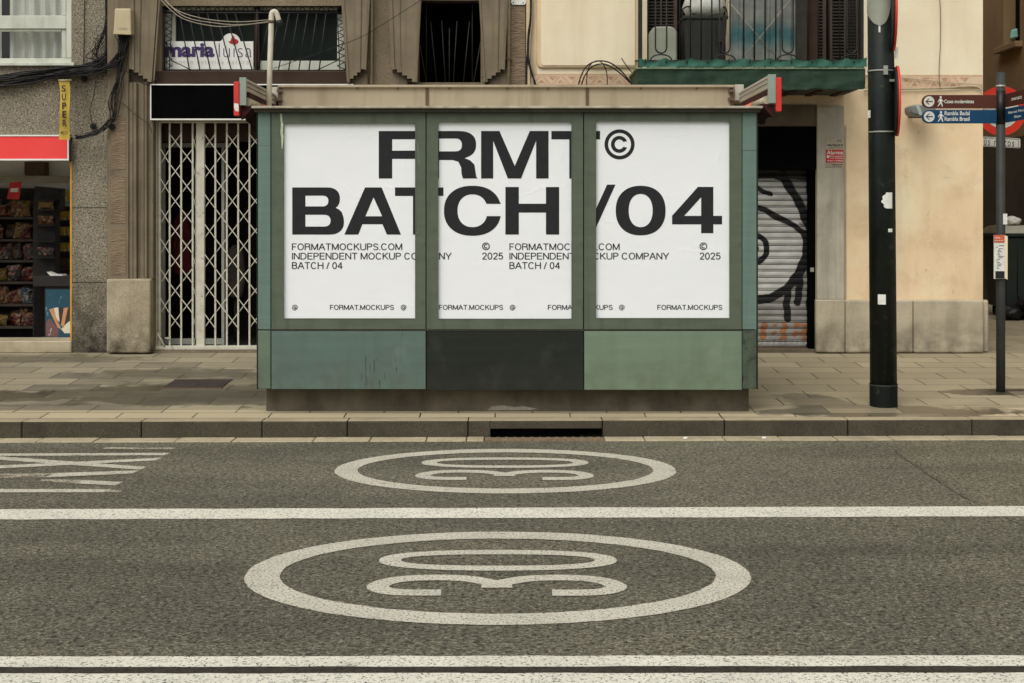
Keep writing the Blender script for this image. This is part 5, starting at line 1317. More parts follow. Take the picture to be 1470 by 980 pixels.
MB().pbox(1163.5, 384, 1168.5, 390, DF + .045, DF + .059).build('lock', 'clamp', rsx)
MB().pbox(1001, 497.5, 1161, 502, D - .02, D + .02).build('bottom_bar', 'rust', rsx)
MB().pbox(1001, 182, 1172, 243, DF - .02, DF + .16).build('shutter_box', 'sign_black', rsx)
MB().pbox(1000, 501.6, 1172, 507, DF - .014, DF + .15).build('threshold', 'lintel', B)
# alarm stickers
r = empty('alarm_sign', P(1197, 240, DF - .05), 'red and white alarm notice on the stone jamb', 'sign')
MB().pbox(1185.5, 199.5, 1211, 240, DF - .056, DF - .0515).build('plate', 'plinth_stone', r)
MB().pbox(1185.8, 214.8, 1210.6, 233, DF - .059, DF - .0565).build('red_field', 'alarm_red', r)
Dt = DF - .06
mb = MB(); put(mb, fit(text2d('Alarma', .02), 1187, 215.8, 1210, 221.5), Dt); put(mb, fit(text2d('con conexion', .012), 1192, 222.8, 1210, 225.2), Dt); put(mb, fit(text2d('a la Policia', .012), 1192, 225.8, 1210, 227.8), Dt); put(mb, fit(text2d('Aviso a Policia', .012), 1187.5, 229, 1210, 231.6), Dt)
put(mb, poly_fill([[(1187, 223), (1192, 223), (1189.5, 227), (1187, 226)]]), Dt); mb.build('lettering', 'paper', r)
mb = MB(); put(mb, fit(text2d('verisure', .012), 1187, 206, 1210, 209.8), DF - .0585); put(mb, fit(text2d('alarmas', .0), 1189, 211.2, 1209, 212.6), DF - .0585); put(mb, fit(text2d('verisure', .02), 1194, 235, 1210, 237), DF - .0585); put(mb, fit(text2d('24 horas', .01), 1196, 237.8, 1209, 239.2), DF - .0585)
v_, f_ = ribbon(arc(1205, 204, 2.6, 3, 180, 350, 8), .7); put(mb, (v_, f_), DF - .0585); mb.build('small_print', 'ink', r)

# balcony
DBY = 13.55
MB().pbox(915, 99, 1240, 126, DBY, DF - .003).build('balcony_slab', 'balcony_green', B, bevel=.01)
mb = MB().pbox(912.5, 96.5, 1242, 99, DBY - .03, DF - .003); mb.build('balcony_lip', 'lip_green', B, bevel=.004)
mb = MB(); mb.pbox(940, 126.2, 1225, 128, DBY + .12, DF - .003); mb.build('balcony_soffit', 'balcony_under', B)
mb = MB()
for k in range(8): x = 945 + k * 38; mb.pbox(x, 128.1, x + 8, 131, DBY + .2, DF - .003)
build_each(mb, 'joist', 'brown_band', B)
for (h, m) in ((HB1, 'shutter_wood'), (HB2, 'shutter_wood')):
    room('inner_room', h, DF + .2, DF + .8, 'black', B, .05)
def louvre(x0, x1, D, n0=-60, n1=97):
    d = empty('louvred_door', (wx((x0 + x1) / 2, D), D, wz(97, D))); d.parent = B; d.location -= WORLD[B]
    mb = MB()
    for (a, c) in ((x0, x0 + 5), (x1 - 5, x1)): mb.pbox(a, n0, c, n1, D - .02, D + .03)
    mb.pbox((x0 + x1) / 2 - 1, n0, (x0 + x1) / 2 + 1, n1, D - .02, D + .01); mb.pbox(x0 + 5, n1 - 8, x1 - 5, n1, D - .02, D + .03)
    mb.build('frame', 'shutter_wood', d)
    mb = MB(); y = n0
    while y < n1 - 10:
        a, b = wx(x0 + 5, D), wx(x1 - 5, D); z = wz(y, D)
        mb.add([(a, D - .012, z - .03), (b, D - .012, z - .03), (b, D + .02, z), (a, D + .02, z), (a, D - .008, z - .034), (b, D - .008, z - .034), (b, D + .024, z - .004), (a, D + .024, z - .004)], [(0, 1, 2, 3), (7, 6, 5, 4), (0, 4, 5, 1)]); y += 4.6
    mb.build('louvres', 'shutter_dark', d)
louvre(926, 972, DF + .08); louvre(1190, 1236, DF + .06); louvre(1146, 1186, DF + .08)
# things on the balcony
D = 13.95; zfl = wz(96.4, DBY) + .003
def on_floor(py, D): return wz(py, D)
r = empty('storage_box', (wx(951, D), D, zfl), 'pale grey rounded plastic box on the balcony behind the first hairpin bars', 'box')
mb = MB(); a, b = wx(932, D), wx(970, D); zt = wz(40, D)
mb.prism_w([(a, zfl), (b, zfl), (b, zt - .06), (b - .02, zt - .015), (b - .06, zt), (a + .06, zt), (a + .02, zt - .015), (a, zt - .06)], D - .12, D + .12); mb.build('box_body', 'grey_plastic', r, bevel=.015)
MB().box(a + .03, b - .03, D - .124, D - .121, zfl + .08, zfl + .1).build('rim', 'rail_grey', r)
r = empty('plastic_basket', (wx(1011, D), D, zfl), 'tall dark ribbed plastic basket on the balcony under a white bag', 'basket')
a, b = wx(979, D), wx(1040, D); zt = wz(26, D)
mb = MB(); mb.prism_w([(a + .02, zfl), (b - .02, zfl), (b, zt), (a, zt)], D - .16, D + .16); mb.build('basket_body', 'dark_plastic', r, bevel=.02)
mb = MB()
for k in range(9): x = a + .03 + (b - a - .06) * k / 8; mb.box(x - .008, x + .008, D - .168, D - .161, zfl + .03, zt - .04)
mb.build('rib', 'grey_plastic' if False else 'dark_plastic', r)
MB().box(a - .015, b + .015, D - .175, D + .175, zt - .035, zt + .005).build('rim', 'dark_plastic', r, bevel=.01)
mb = MB().tube(smooth_path([(a - .01, D - .1, zt), (a + .0, D - .1, zt + .08), (a + .07, D - .1, zt + .1), (a + .1, D - .1, zt + .02)], 5), .008, 6); mb.tube(smooth_path([(b - .1, D - .1, zt + .02), (b - .06, D - .1, zt + .1), (b + .0, D - .1, zt + .08), (b + .01, D - .1, zt)], 5), .008, 6); build_each(mb, 'handle', 'iron', r)
n = 12; vs = []; rb = random.Random(9)
r = empty('white_bag', (wx(1015, D), D + .02, zt), 'crumpled white bag bulging above the dark balcony basket', 'bag')
mb = MB(); pts = [Vector((wx(1012, D), D + .03, zt + .008 + .4 * t)) for t in (0, .08, .25, .5, .8, 1)]
mb.tube(pts, [.14, .19, .22, .2, .16, .06], 18); o = mb.build('bag_body', 'white_bag', r)
for v in o.data.vertices: v.co += Vector((rb.uniform(-.012, .012), rb.uniform(-.012, .012), rb.uniform(-.01, .01)))
r = empty('chair_back', (wx(1042, D), D - .05, zfl), 'dark slender folded chair leaning beside the basket on the balcony', 'folded chair')
MB().prism([(1037, 24), (1041, 20), (1043, 26), (1042, 50), (1038, 70), (1036, 96), (1033, 96), (1036, 60)], D - .25, D - .21, D - .23).build('side_frame', 'iron', r)
MB().prism([(1030, 30), (1036.5, 30), (1036.5, 60), (1030, 60)], D - .245, D - .215, D - .23).build('back_slat', 'dark_plastic', r)
r = empty('sheet_curtain', (wx(1094, D), D, zfl), 'grey cloth sheet with a broad teal band hanging across the balcony', 'sheet')
D4 = 13.75; vs = []; fs = []; cols_ = []; nx_, nz_ = 60, 60
for j in range(nz_ + 1):
    for i in range(nx_ + 1):
        px = 1047 + 95 * i / nx_; py = -70 + 165 * j / nz_
        vs.append((wx(px, D4), D4 + .012 * math.sin(i * .55) + .006 * math.sin(i * 1.3 + j * .05), wz(py, D4)))
        t = max(0, 1 - abs((py - 50 + 2 * math.sin(i * .3)) / 28)); g_ = (.22, .23, .2); te = (.045, .14, .145); t = t * t * (3 - 2 * t)
        cols_.append(tuple(g_[k] * (1 - t) + te[k] * t for k in range(3)))
for j in range(nz_):
    for i in range(nx_): a = j * (nx_ + 1) + i; fs.append((a + nx_ + 1, a + nx_ + 2, a + 1, a))
spray_obj(vs, fs, cols_, 'cloth', r, 'teal_sheet')
mb = MB(); mb.tube([P(1046, 2, D4 - .05), P(1118, 86, D4 - .05)], .005, 5); mb.tube([P(1134, 0, D4 - .055), P(1064, 87, D4 - .055)], .005, 5); build_each(mb, 'tie_wire', 'cable_light', r)
r = empty('leaning_board', (wx(1162, D), D, zfl), 'dark brown board leaning between the sheet and the louvred door', 'board')
MB().pbox(1143, -60, 1160, 96, D4 + .02, D4 + .05).build('board_panel', 'shutter_dark', r); MB().pbox(1161, -60, 1174, 96, D4 + .08, D4 + .11).build('board_panel', 'brown_band', r)
# railing
D5 = DBY + .03
rl = empty('balcony_railing', (wx(1078, D5), D5, wz(97, D5)), 'black wrought iron balcony railing with hairpin bars', 'railing')
mb = MB()
xs = [930 + 15.3 * k for k in range(21)]; skip = set()
hair = [(941, 957), (1033, 1048), (1123, 1139), (1216, 1230)]
for x in xs:
    if any(abs(x - h_) < 9 or a_ - 3 < x < h_ + 3 for a_, h_ in hair for h_ in (a_, h_)): continue
    mb.tube([P(x, -120, D5), P(x, 97, D5)], .0085, 6)
build_each(mb, 'upright', 'iron', rl)
mb = MB()
for a, b in hair:
    c = (a + b) / 2; w = (b - a) / 2
    pts = [P(a, -120, D5), P(a, 68, D5)] + [P(c - w * math.cos(t), 68 + 8 * math.sin(t), D5) for t in [math.pi * k / 10 for k in range(1, 10)]] + [P(b, 68, D5), P(b, -120, D5)]
    mb.tube(pts, .0085, 6)
    mb.tube([P(c - 15 * math.cos(t), 86 - 8 * math.sin(t), D5) for t in [math.pi * k / 12 for k in range(13)]], .007, 6)
build_each(mb, 'hairpin', 'iron', rl)
mb = MB(); mb.pbox(916.5, -120, 922, 97, D5 - .02, D5 + .02); mb.pbox(1236, -120, 1240, 97, D5 - .02, D5 + .02); build_each(mb, 'corner_post', 'iron', rl)
mb = MB(); mb.tube([P(918, 87, D5), P(1240, 87, D5)], .01, 6); mb.tube([P(918, 87, D5), P(912, 87, DF)], .01, 6)
for k in range(5): mb.tube([P(918, -120, D5 + .13 * (k + 1)), P(918, 92, D5 + .13 * (k + 1))], .0085, 6)
for k in range(5): mb.tube([(wx(1238, D5), D5 + .13 * (k + 1), wz(-120, D5)), (wx(1238, D5), D5 + .13 * (k + 1), wz(96, D5))], .0085, 6)
mb.build('bottom_rail', 'iron', rl)
# green mesh strip tied along the foot
n = 110; vs = []; fs = []; rb = random.Random(4)
for i in range(n + 1):
    px = 917 + 326 * i / n; s = abs(math.sin(i * .157 * 1.6)); top = 84 + 4.2 * s + rb.uniform(-.5, .5) + (.0 if i < 100 else -(i - 100) * .35)
    for j, t in enumerate((0, .3, .65, 1)):
        py = top + (96.3 - top) * t
        vs.append((wx(px, DBY), DBY - .036 - .006 * math.sin(i * .62 + j) * (1 - abs(t - .5)) - .004 * math.sin(i * 2.1) - .008 * (j == 0), wz(py, DBY)))
for i in range(n):
    for j in range(3): a = i * 4 + j; fs.append((a + 1, a + 5, a + 4, a))
mc = empty('mesh_cloth', (wx(1080, DBY), DBY, wz(97, DBY)), 'teal mesh cloth strip tied along the foot of the balcony railing', 'cloth')
MB().add(vs, fs, True).build('cloth', 'mesh_cloth', mc)
mb = MB()
for k in range(11): x = 926 + k * 30; mb.tube([P(x, 90, DBY - .045), P(x + 1, 84, DBY - .03)], .006, 5)
build_each(mb, 'tie', 'iron', mc)
rb = random.Random(12); vs = []; fs = []; n = 90
for i in range(n + 1):
    px = 914.5 + 327 * i / n; bot = 128.2 + 1.1 * math.sin(i * .33) + .8 * math.sin(i * .87) + rb.uniform(-.25, .25)
    for j in range(7):
        t = j / 6; vs.append((wx(px, DBY), DBY - .012 - .010 * (1 + math.sin(i * .5 + j * .6) * math.sin(i * .21 + 1)) * (.3 + t) - .004 * math.sin(j * 1.9 + i * .15), wz(99.6 + (bot - 99.6) * t, DBY)))
for i in range(n):
    for j in range(6): a = i * 7 + j; fs.append((a + 1, a + 8, a + 7, a))
MB().add(vs, fs, True).build('hanging_net', 'net_green', mc)
# cable loops above the kiosk
for k, (pts, lb) in enumerate((([(829, 130), (833, 112), (842, 95), (858, 87.5), (876, 90), (893, 103), (908, 122)], 'outer black cable arch rising behind the kiosk roof'), ([(833, 130), (838, 112), (848, 97), (860, 92), (872, 93), (888, 103), (904, 118)], 'inner black cable arch rising behind the kiosk roof'), ([(842, 130), (843, 105), (848, 92), (858, 87), (866, 92), (871, 105), (872, 130)], 'narrow black cable arch rising behind the kiosk roof'), ([(892, 83), (900, 95), (909, 106)], 'short stray cable end by the balcony corner'))):
    cable('cable_loop', pts, .0075 if k < 2 else .0055, lb, D=DF - .12)
# wires on the right part
cable('wall_cable', [(1240, 130), (1290, 127.5), (1350, 126.5), (1385, 124), (1398, 123.5), (1406, 126), (1410, 130)], .011, 'cream cable clipped under the painted frieze', 'cream_low' and 'pipe', D=DF - .03)
cable('wall_cable', [(1242, 108), (1300, 112), (1360, 118), (1404, 121), (1411, 123)], .005, 'thin cream cable sagging across the painted frieze', 'pipe', D=DF - .025)
cable('wall_cable', [(1344, -40), (1349.5, 5), (1350, 60), (1348, 105), (1350, 128)], .0035, 'thin brown wire hanging down the cream wall', 'rust', D=DF - .02)
# wall luminaire
r = empty('wall_lamp', P(1316, 168, DF - .1), 'grey wall floodlight on the cream wall behind the direction signs', 'lamp')
MB().prism([(1304, 152), (1340, 149.5), (1340, 166), (1312, 166.5), (1304, 163)], DF - .34, DF - .1, DF - .25).build('housing', 'lamp_grey', r, bevel=.015)
MB().prism([(1310, 151.3), (1315, 150.8), (1321, 165.8), (1316, 166.2)], DF - .345, DF - .3415, DF - .25).build('glass_strip', 'lamp_pale', r)
MB().tube([P(1306, 160, DF - .2), P(1306, 162, DF)], .02, 8).build('bracket', 'lamp_grey', r)
MB().tube([P(1304, 168, DF - .33), P(1335, 168.5, DF - .33)], .008, 6).build('lower_trim', 'iron', r)

# ---- house across the side street
CW = 8.13
Ch = empty('brown_side_house', (CW + 1, 24, PZ), 'tall brown house across the side street with a dark lower wall', 'house')
zc = wz(200, 23.2)
hw = [(22.3, 4.5, 23.05, 8.0)]
mb = MB()
def sidewall(mb, y0, y1, z0, z1, holes):
    ys_ = sorted({y0, y1, *[v for h in holes for v in (h[0], h[2])]}); zs_ = sorted({z0, z1, *[v for h in holes for v in (h[1], h[3])]})
    for a, b in zip(ys_, ys_[1:]):
        for c, d in zip(zs_, zs_[1:]):
            if any(h[0] < (a + b) / 2 < h[2] and h[1] < (c + d) / 2 < h[3] for h in holes): continue
            mb.add([(CW, b, c), (CW, a, c), (CW, a, d), (CW, b, d)], [(0, 1, 2, 3)])
    for (a, c, b, d) in holes:
        for (p, q) in (((a, c), (a, d)), ((a, d), (b, d)), ((b, d), (b, c)), ((b, c), (a, c))): mb.add([(CW, p[0], p[1]), (CW, q[0], q[1]), (CW + .25, q[0], q[1]), (CW + .25, p[0], p[1])], [(0, 1, 2, 3)])
sidewall(mb, 15.5, 60, zc, 12, hw); mb.add([(CW, 15.5, zc), (CW + 12, 15.5, zc), (CW + 12, 15.5, 12), (CW, 15.5, 12)], [(0, 1, 2, 3)]); mb.build('wall', 'brown_up', Ch)
mb = MB().box(CW - .012, CW + 12, 15.48, 60, PZ - .02, zc - .002); mb.build('lower_wall', 'brown_low', Ch)
h = hw[0]
w_ = MB().box(CW + .2, CW + .25, h[0], h[2], h[1], h[3]).build('window', 'black', Ch)
MB().box(CW - .12, CW + .3, h[0] - .12, h[2] + .12, h[1] - .1, h[1] - .002).build('sill', 'brown_up', w_, bevel=.01)
rg = MB().add([(8.2, 22.9, 4.62), (8.325, 22.88, 4.64), (8.32, 22.9, 4.8), (8.215, 22.92, 4.77), (8.2, 22.97, 4.62), (8.325, 22.97, 4.64), (8.32, 22.97, 4.8), (8.215, 22.97, 4.77)], [(3, 2, 1, 0), (4, 5, 6, 7), (0, 1, 5, 4), (1, 2, 6, 5), (2, 3, 7, 6), (3, 0, 4, 7)])
tag(rg.build('rag', 'teal_rag', bevel=.02), 'pale teal rag stuffed in the window of the brown side house', 'rag')
mb = MB().box(-6, 30, 60.2, 62, PZ - .02, 12); tag(mb.build('far_house', 'brown_low'), 'dark house closing the far end of the side street', 'house')

# ------------------------------------------------------------------ street furniture on the right
Dp = 11.19; pz = pave_z(Dp)
lp = empty('lamp_post', (wx(1268, Dp), Dp, pz), 'thick dark green lamp post with stickers in front of the cream wall', 'lamp post')
def plx(py): return wx(1264 + (py / 582.0) * 4.5, Dp)
rad = .106
zz = [582, 551]; mb = MB().tube([(plx(582), Dp, pz - .03), (plx(551), Dp, wz(552.5, Dp))], rad + .004, 40, caps=False); mb.build('base_sleeve', 'pole_base', lp)
MB().tube([(plx(552.5), Dp, wz(552.6, Dp)), (plx(551), Dp, wz(550.6, Dp))], rad + .006, 40, caps=False).build('sleeve_rim', 'post_grey', lp)
MB().tube([(plx(551), Dp, wz(551, Dp)), (plx(-250), Dp, wz(-250, Dp))], [rad, rad * .96], 40).build('shaft', 'pole_green', lp)
def wrap(name, x0, x1, y0, y1, m, parent, shape=None, n=10, lift=.0025, nz=1):
    vs = []; fs = []
    for j in range(nz + 1):
        py = y0 + (y1 - y0) * j / nz
        a, b = (x0, x1) if shape is None else shape(j / nz)
        for i in range(n + 1):
            px = a + (b - a) * i / n; s = (wx(px, Dp - rad) - plx(py)) / (rad + lift); s = max(-.999, min(.999, s))
            vs.append((plx(py) + (rad + lift) * s, Dp - (rad + lift) * math.sqrt(1 - s * s), wz(py, Dp - rad)))
    for j in range(nz):
        for i in range(n): a = j * (n + 1) + i; fs.append((a + n + 1, a + n + 2, a + 1, a))
    return MB().add(vs, fs, True).build(name, m, parent)
for (a, b, c, d) in ((1245.5, 157, 1252.5, 168), (1261, 422.5, 1271.5, 437)): wrap('sticker', a, c, b, d, 'paper', lp)
def torn(t): return (1272 - 6 * math.sin(t * 3.1) + 1.2 * math.sin(t * 19), 1281.5)
wrap('torn_sticker', 0, 0, 276, 299, 'paper', lp, torn, nz=14)
wrap('torn_sticker', 1275, 1281.5, 328, 333, 'paper', lp)
def shield(t):
    w = 16.2 if t < .6 else 16.2 * math.sqrt(max(0.002, 1 - ((t - .6) / .4) ** 2)); return (1263 - w, 1263 + w)
MB().tube([(plx(-40), Dp - .0, wz(-40, Dp)), (plx(24), Dp, wz(20, Dp)), (plx(32), Dp, wz(31, Dp)), (plx(38), Dp, wz(37, Dp))], [.112, .112, .1085, .107], 40, caps=False) if False else None
wrap('pale_cover', 0, 0, -60, 37, 'grey_plastic', lp, shield, nz=24, n=20, lift=.006)
wrap('torn_sticker', 1261.5, 1264, 37, 46, 'paper', lp)
mb = MB()
for y in (102, 189.5): mb.tube([(plx(y), Dp, wz(y + .9, Dp)), (plx(y), Dp, wz(y - .9, Dp))], rad + .004, 40, caps=False)
build_each(mb, 'clamp_band', 'clamp', lp)
def edge_disc(cx, cy, rpx, lab):
    c = P(cx, cy, Dp - .09); rr = rpx * Dp / F
    ax = Vector((.985, -.19, 0)).normalized()
    d = empty('road_sign', c, lab, 'road sign', 'round signs on the lamp post')
    MB().disc(c + ax * .012, ax, rr, .018, 48).build('red_rim', 'disc_red', d)
    MB().disc(c - ax * .004, ax, rr * .97, .012, 48).build('back_plate', 'disc_back', d)
    MB().box(c.x - .05, c.x - .014, Dp - .115, Dp - .065, c.z + rr * .55, c.z + rr * .62).build('bracket', 'clamp', d)
edge_disc(1280.5, 16, 56, 'upper red rimmed round sign seen edge on at the lamp post')
edge_disc(1285.5, 145, 50, 'lower red rimmed round sign seen edge on at the lamp post')
MB().box(wx(1279.5, Dp), wx(1283.5, Dp), Dp - .12, Dp - .1, wz(86, Dp), wz(70, Dp)).build('clamp_tab', 'paper', lp)
MB().box(wx(1268, Dp - .11), wx(1274, Dp - .11), Dp - .125, Dp - .1, wz(107, Dp - .11), wz(94, Dp - .11)).build('buckle', 'clamp', lp)

Dq = 11.87; qz = pave_z(Dq)
gp = empty('direction_sign', (wx(1436.5, Dq), Dq, qz), 'dark grey post with brown and blue pedestrian direction blades', 'signpost')
X0 = wx(1436.5, Dq); rq = .0375
MB().tube([(X0, Dq, qz - .03), (X0, Dq, wz(400, Dq)), (X0, Dq, wz(104, Dq))], rq, 24).build('post', 'post_grey', gp)
MB().tube([(X0, Dq, wz(178, Dq)), (X0, Dq, wz(130, Dq))], rq + .003, 24).build('sleeve', 'post_black', gp)
MB().tube([(X0, Dq, wz(125.5, Dq)), (X0, Dq, wz(122, Dq))], rq + .002, 24).build('band', 'clamp', gp)
def blade(y0, y1, x0, m, lines, slope=0.0):
    D = Dq - .02; r_ = (y1 - y0) / 2; cy = (y0 + y1) / 2
    pts = [(1431, y0), (1431, y1)] + [(x0 + r_ - r_ * math.sin(t), cy + r_ * math.cos(t)) for t in [math.pi * k / 14 for k in range(15)]]
    b = MB().prism(pts, D, D + .025).build('blade', m, gp, bevel=.002); b['label'] = ('brown' if m == 'sign_brown' else 'blue') + ' blade pointing left'
    mb = MB(); c = x0 + r_ + .3; put(mb, poly_fill([arc(c, cy, r_ * .8, r_ * .8, 0, 360, 32)[:-1]]), D - .0015); 
    mx = c + r_ * 1.75; s = r_ / 9.5
    put(mb, poly_fill([arc(mx, cy - 6.3 * s, 1.55 * s, 1.65 * s, 0, 360, 14)[:-1]]), D - .0015)
    man = [(-1.2, -4.3), (1.3, -4.3), (2.2, -2.2), (4.4, -.6), (4.0, .4), (1.6, -1.0), (1.3, .8), (2.4, 3.3), (3.2, 7.2), (1.8, 7.4), (.6, 4.0), (-.3, 2.6), (-1.4, 4.6), (-3.8, 7.3), (-4.6, 6.6), (-2.4, 3.4), (-1.5, .4), (-1.5, -1.6), (-2.6, -.6), (-3.4, 1.2), (-4.3, .8), (-3.4, -1.6)]
    put(mb, poly_fill([[(mx + u * s, cy + v * s) for u, v in man]]), D - .0015)
    for (t, a, ya, b_, yb) in lines: put(mb, fit(text2d(t, .018, 1.0), a, ya, b_, yb), D - .0015)
    mb.build('lettering', 'paper', b)
    mb = MB(); ar = [(-5.2, 0), (-.6, -4.4), (.9, -4.4), (-2.6, -.8), (5.2, -.8), (5.2, .8), (-2.6, .8), (.9, 4.4), (-.6, 4.4)]
    put(mb, poly_fill([[(c + u * s, cy + v * s) for u, v in ar]]), D - .003); mb.build('arrow', m, b)
blade(136, 155, 1324, 'sign_brown', [('Cases modernistes', 1355.5, 142.6, 1398, 148)])
blade(157.5, 176.8, 1324, 'sign_blue', [('Rambla Badal', 1356, 159.3, 1392, 165.2), ('Rambla Brasil', 1356, 167.4, 1392, 173.3)])
MB().box(wx(1330, Dq), X0 - rq, Dq - .012, Dq, wz(156.8, Dq), wz(156, Dq)).build('spacer', 'clamp', gp)
# blades turned towards the viewer on the right
def rblade(y0, y1, m, texts):
    vs = []; ang = math.atan2(-.9, 1.0)
    dirv = Vector((.03, -1, 0)).normalized(); nv = Vector((dirv.y, -dirv.x, 0))
    o0 = Vector((X0 + .03, Dq - .03, 0)); L_ = .75
    z0, z1 = wz(y1, Dq), wz(y0, Dq); h = z1 - z0
    def W(u, z, t): p = o0 + dirv * u + nv * t; return (p.x, p.y, z0 + z)
    pr = [(0, 0), (L_ - h / 2, 0)] + [(L_ - h / 2 + h / 2 * math.sin(t), h / 2 - h / 2 * math.cos(t)) for t in [math.pi * k / 10 for k in range(1, 10)]] + [(L_ - h / 2, h), (0, h)]
    n = len(pr)
    mb = MB().add([W(u, z, 0) for u, z in pr] + [W(u, z, -.02) for u, z in pr], [tuple(range(n)), tuple(range(2 * n - 1, n - 1, -1))] + [(i, i + n, (i + 1) % n + n, (i + 1) % n) for i in range(n)])
    b = mb.build('blade', m, gp); b['label'] = ('brown' if m == 'sign_brown' else 'blue') + ' blade pointing right'
    mb = MB()
    for (t, a, za, b_, zb) in texts:
        v, f = fit(text2d(t, .02), a, zb, b_, za); mb.add([W(u, z, .003) for u, z in v], [q for q in f])
    man = [(-1.2, -4.3), (1.3, -4.3), (2.2, -2.2), (4.4, -.6), (4.0, .4), (1.6, -1.0), (1.3, .8), (2.4, 3.3), (3.2, 7.2), (1.8, 7.4), (.6, 4.0), (-.3, 2.6), (-1.4, 4.6), (-3.8, 7.3), (-4.6, 6.6), (-2.4, 3.4), (-1.5, .4), (-1.5, -1.6), (-2.6, -.6), (-3.4, 1.2), (-4.3, .8), (-3.4, -1.6)]
    s = h / 20; v, f = poly_fill([[(.44 + u * s, h / 2 - w * s) for u, w in man]])
    if m == 'sign_brown': mb.add([W(u, z, .003) for u, z in v], f)
    mb.build('lettering', 'paper', b)
rblade(135, 154, 'sign_brown', [('mercats', .14, .042, .36, .07)])
rblade(156.5, 176, 'sign_blue', [('Mercat Nou', .07, .066, .4, .088), ('Metro', .2, .022, .34, .044)])
# paper notice and stickers on the post
nt_ = empty('bus_notice', P(1437, 402, Dq - .06), 'white notice sheet with an orange heading fixed to the grey post', 'notice')
Dn = Dq - .055
MB().pbox(1427, 337, 1442, 400, Dn, Dn + .012).build('sheet', 'paper', nt_)
MB().prism([(1442.2, 337.5), (1446.6, 339), (1446.4, 401), (1442.2, 399)], Dn, Dn + .012).build('side_sheet', 'cream_up', nt_)
MB().pbox(1427, 337, 1442, 348, Dn - .003, Dn - .0005).build('heading', 'orange_head', nt_)
mb = MB(); put(mb, fit(text2d('AVIS', .02), 1428.2, 340, 1436, 342.2), Dn - .0045); put(mb, fit(text2d('parada', .02), 1428.2, 344, 1440, 345.8), Dn - .0045); mb.build('heading_text', 'paper', nt_)
mb = MB(); mb.pbox(1429, 389, 1442, 399.5, Dn - .003, Dn - .0005); rb = random.Random(2)
for k in range(16):
    y = 352 + k * 2.2; a = 1430 + rb.uniform(0, 4); mb.pbox(a, y, a + rb.uniform(2, 8), y + .7, Dn - .002, Dn - .0005)
mb.build('print', 'ink', nt_)
wv_ = MB().pbox(1440, 306.5, 1446, 322, Dq - .041, Dq - .0385); wv_.build('sticker', 'paper', gp)

# no entry sign behind
Ds_ = 19.0; sxp = wx(1437.5, Ds_)
ns = empty('traffic_sign', (sxp, Ds_, PZ), 'round white sign with a red ring at the side street mouth', 'road sign')
MB().tube([(sxp, Ds_ + .04, PZ - .02), (sxp, Ds_ + .04, wz(120, Ds_))], .03, 12).build('post', 'post_grey', ns)
cc = P(1437.5, 159, Ds_); rr = 35.5 * Ds_ / F
MB().disc(cc, (0, 1, 0), rr, .016, 48).build('ring', 'ring_red', ns)
MB().disc(cc - Vector((0, .01, 0)), (0, 1, 0), rr * .7, .006, 48).build('disc', 'paper', ns)
pl = MB().prism([(1392, 195), (1462, 198.5), (1464, 200), (1464, 211), (1462, 212.5), (1392, 209), (1390, 207), (1390, 197)], Ds_ - .02, Ds_, Ds_).build('plate', 'paper', ns)
def rot(vf, cx, cy, a): return [(cx + (x - cx) * math.cos(a) - (y - cy) * math.sin(a), cy + (x - cx) * math.sin(a) + (y - cy) * math.cos(a)) for x, y in vf[0]], vf[1]
mb = MB(); put(mb, rot(fit(text2d('excl\u00fas motos', .0, 1.25), 1392, 198.2, 1456, 208.5), 1427, 203.5, .05), Ds_ - .0225); mb.build('lettering', 'ink', pl)
mb = MB(); put(mb, ribbon([(1391.5, 196.3), (1462.3, 199.8), (1462.3, 211.2), (1391.5, 207.7)], .7, True), Ds_ - .0222); mb.build('border', 'ink', pl)

# waste container and bags
Dc = 19.3; cz = PZ
bn = empty('waste_container', (wx(1500, Dc), Dc + .5, cz), 'dark waste container with a pale lid by the side street wall', 'waste container')
xl, xr = wx(1441, Dc), wx(1441, Dc) + 1.35
z1 = wz(340, Dc)
mb = MB(); a = [(xl + .06, Dc + .06), (xr - .06, Dc + .06), (xr - .06, Dc + .84), (xl + .06, Dc + .84)]; b = [(xl, Dc), (xr, Dc), (xr, Dc + .9), (xl, Dc + .9)]
mb.add([(x, y, cz + .14) for x, y in a] + [(x, y, z1) for x, y in b], [(0, 3, 2, 1), (4, 5, 6, 7), (0, 1, 5, 4), (1, 2, 6, 5), (2, 3, 7, 6), (3, 0, 4, 7)]); mb.build('body', 'bin_green', bn, bevel=.03, seg=2)
MB().box(xl - .03, xr + .03, Dc - .03, Dc + .93, z1 + .002, z1 + .05).build('rim', 'bin_green', bn, bevel=.01)
mb = MB(); n = 10; vs = []
for k in range(n + 1):
    t = math.pi * k / n; vs += [(xl + .0, Dc + .45 - .45 * math.cos(t), z1 + .052 + .11 * math.sin(t)), (xr, Dc + .45 - .45 * math.cos(t), z1 + .052 + .11 * math.sin(t))]
mb.add(vs, [(2 * k, 2 * k + 1, 2 * k + 3, 2 * k + 2) for k in range(n)] + [tuple(range(0, 2 * n + 2, 2))[::-1], tuple(range(1, 2 * n + 2, 2))]); mb.build('lid', 'bin_lid', bn)
for (x, y) in ((xl + .15, Dc + .15), (xr - .15, Dc + .15), (xl + .15, Dc + .75), (xr - .15, Dc + .75)): MB().tube([(x - .025, y, cz + .08), (x + .025, y, cz + .08)], .08, 16).build('wheel', 'black', bn)
mb = MB()
for k in range(4): mb.box(xl + .2 + k * .3, xl + .23 + k * .3, Dc + .0, Dc + .03, cz + .3, z1 - .1)
mb.build('rib', 'bin_green', bn)
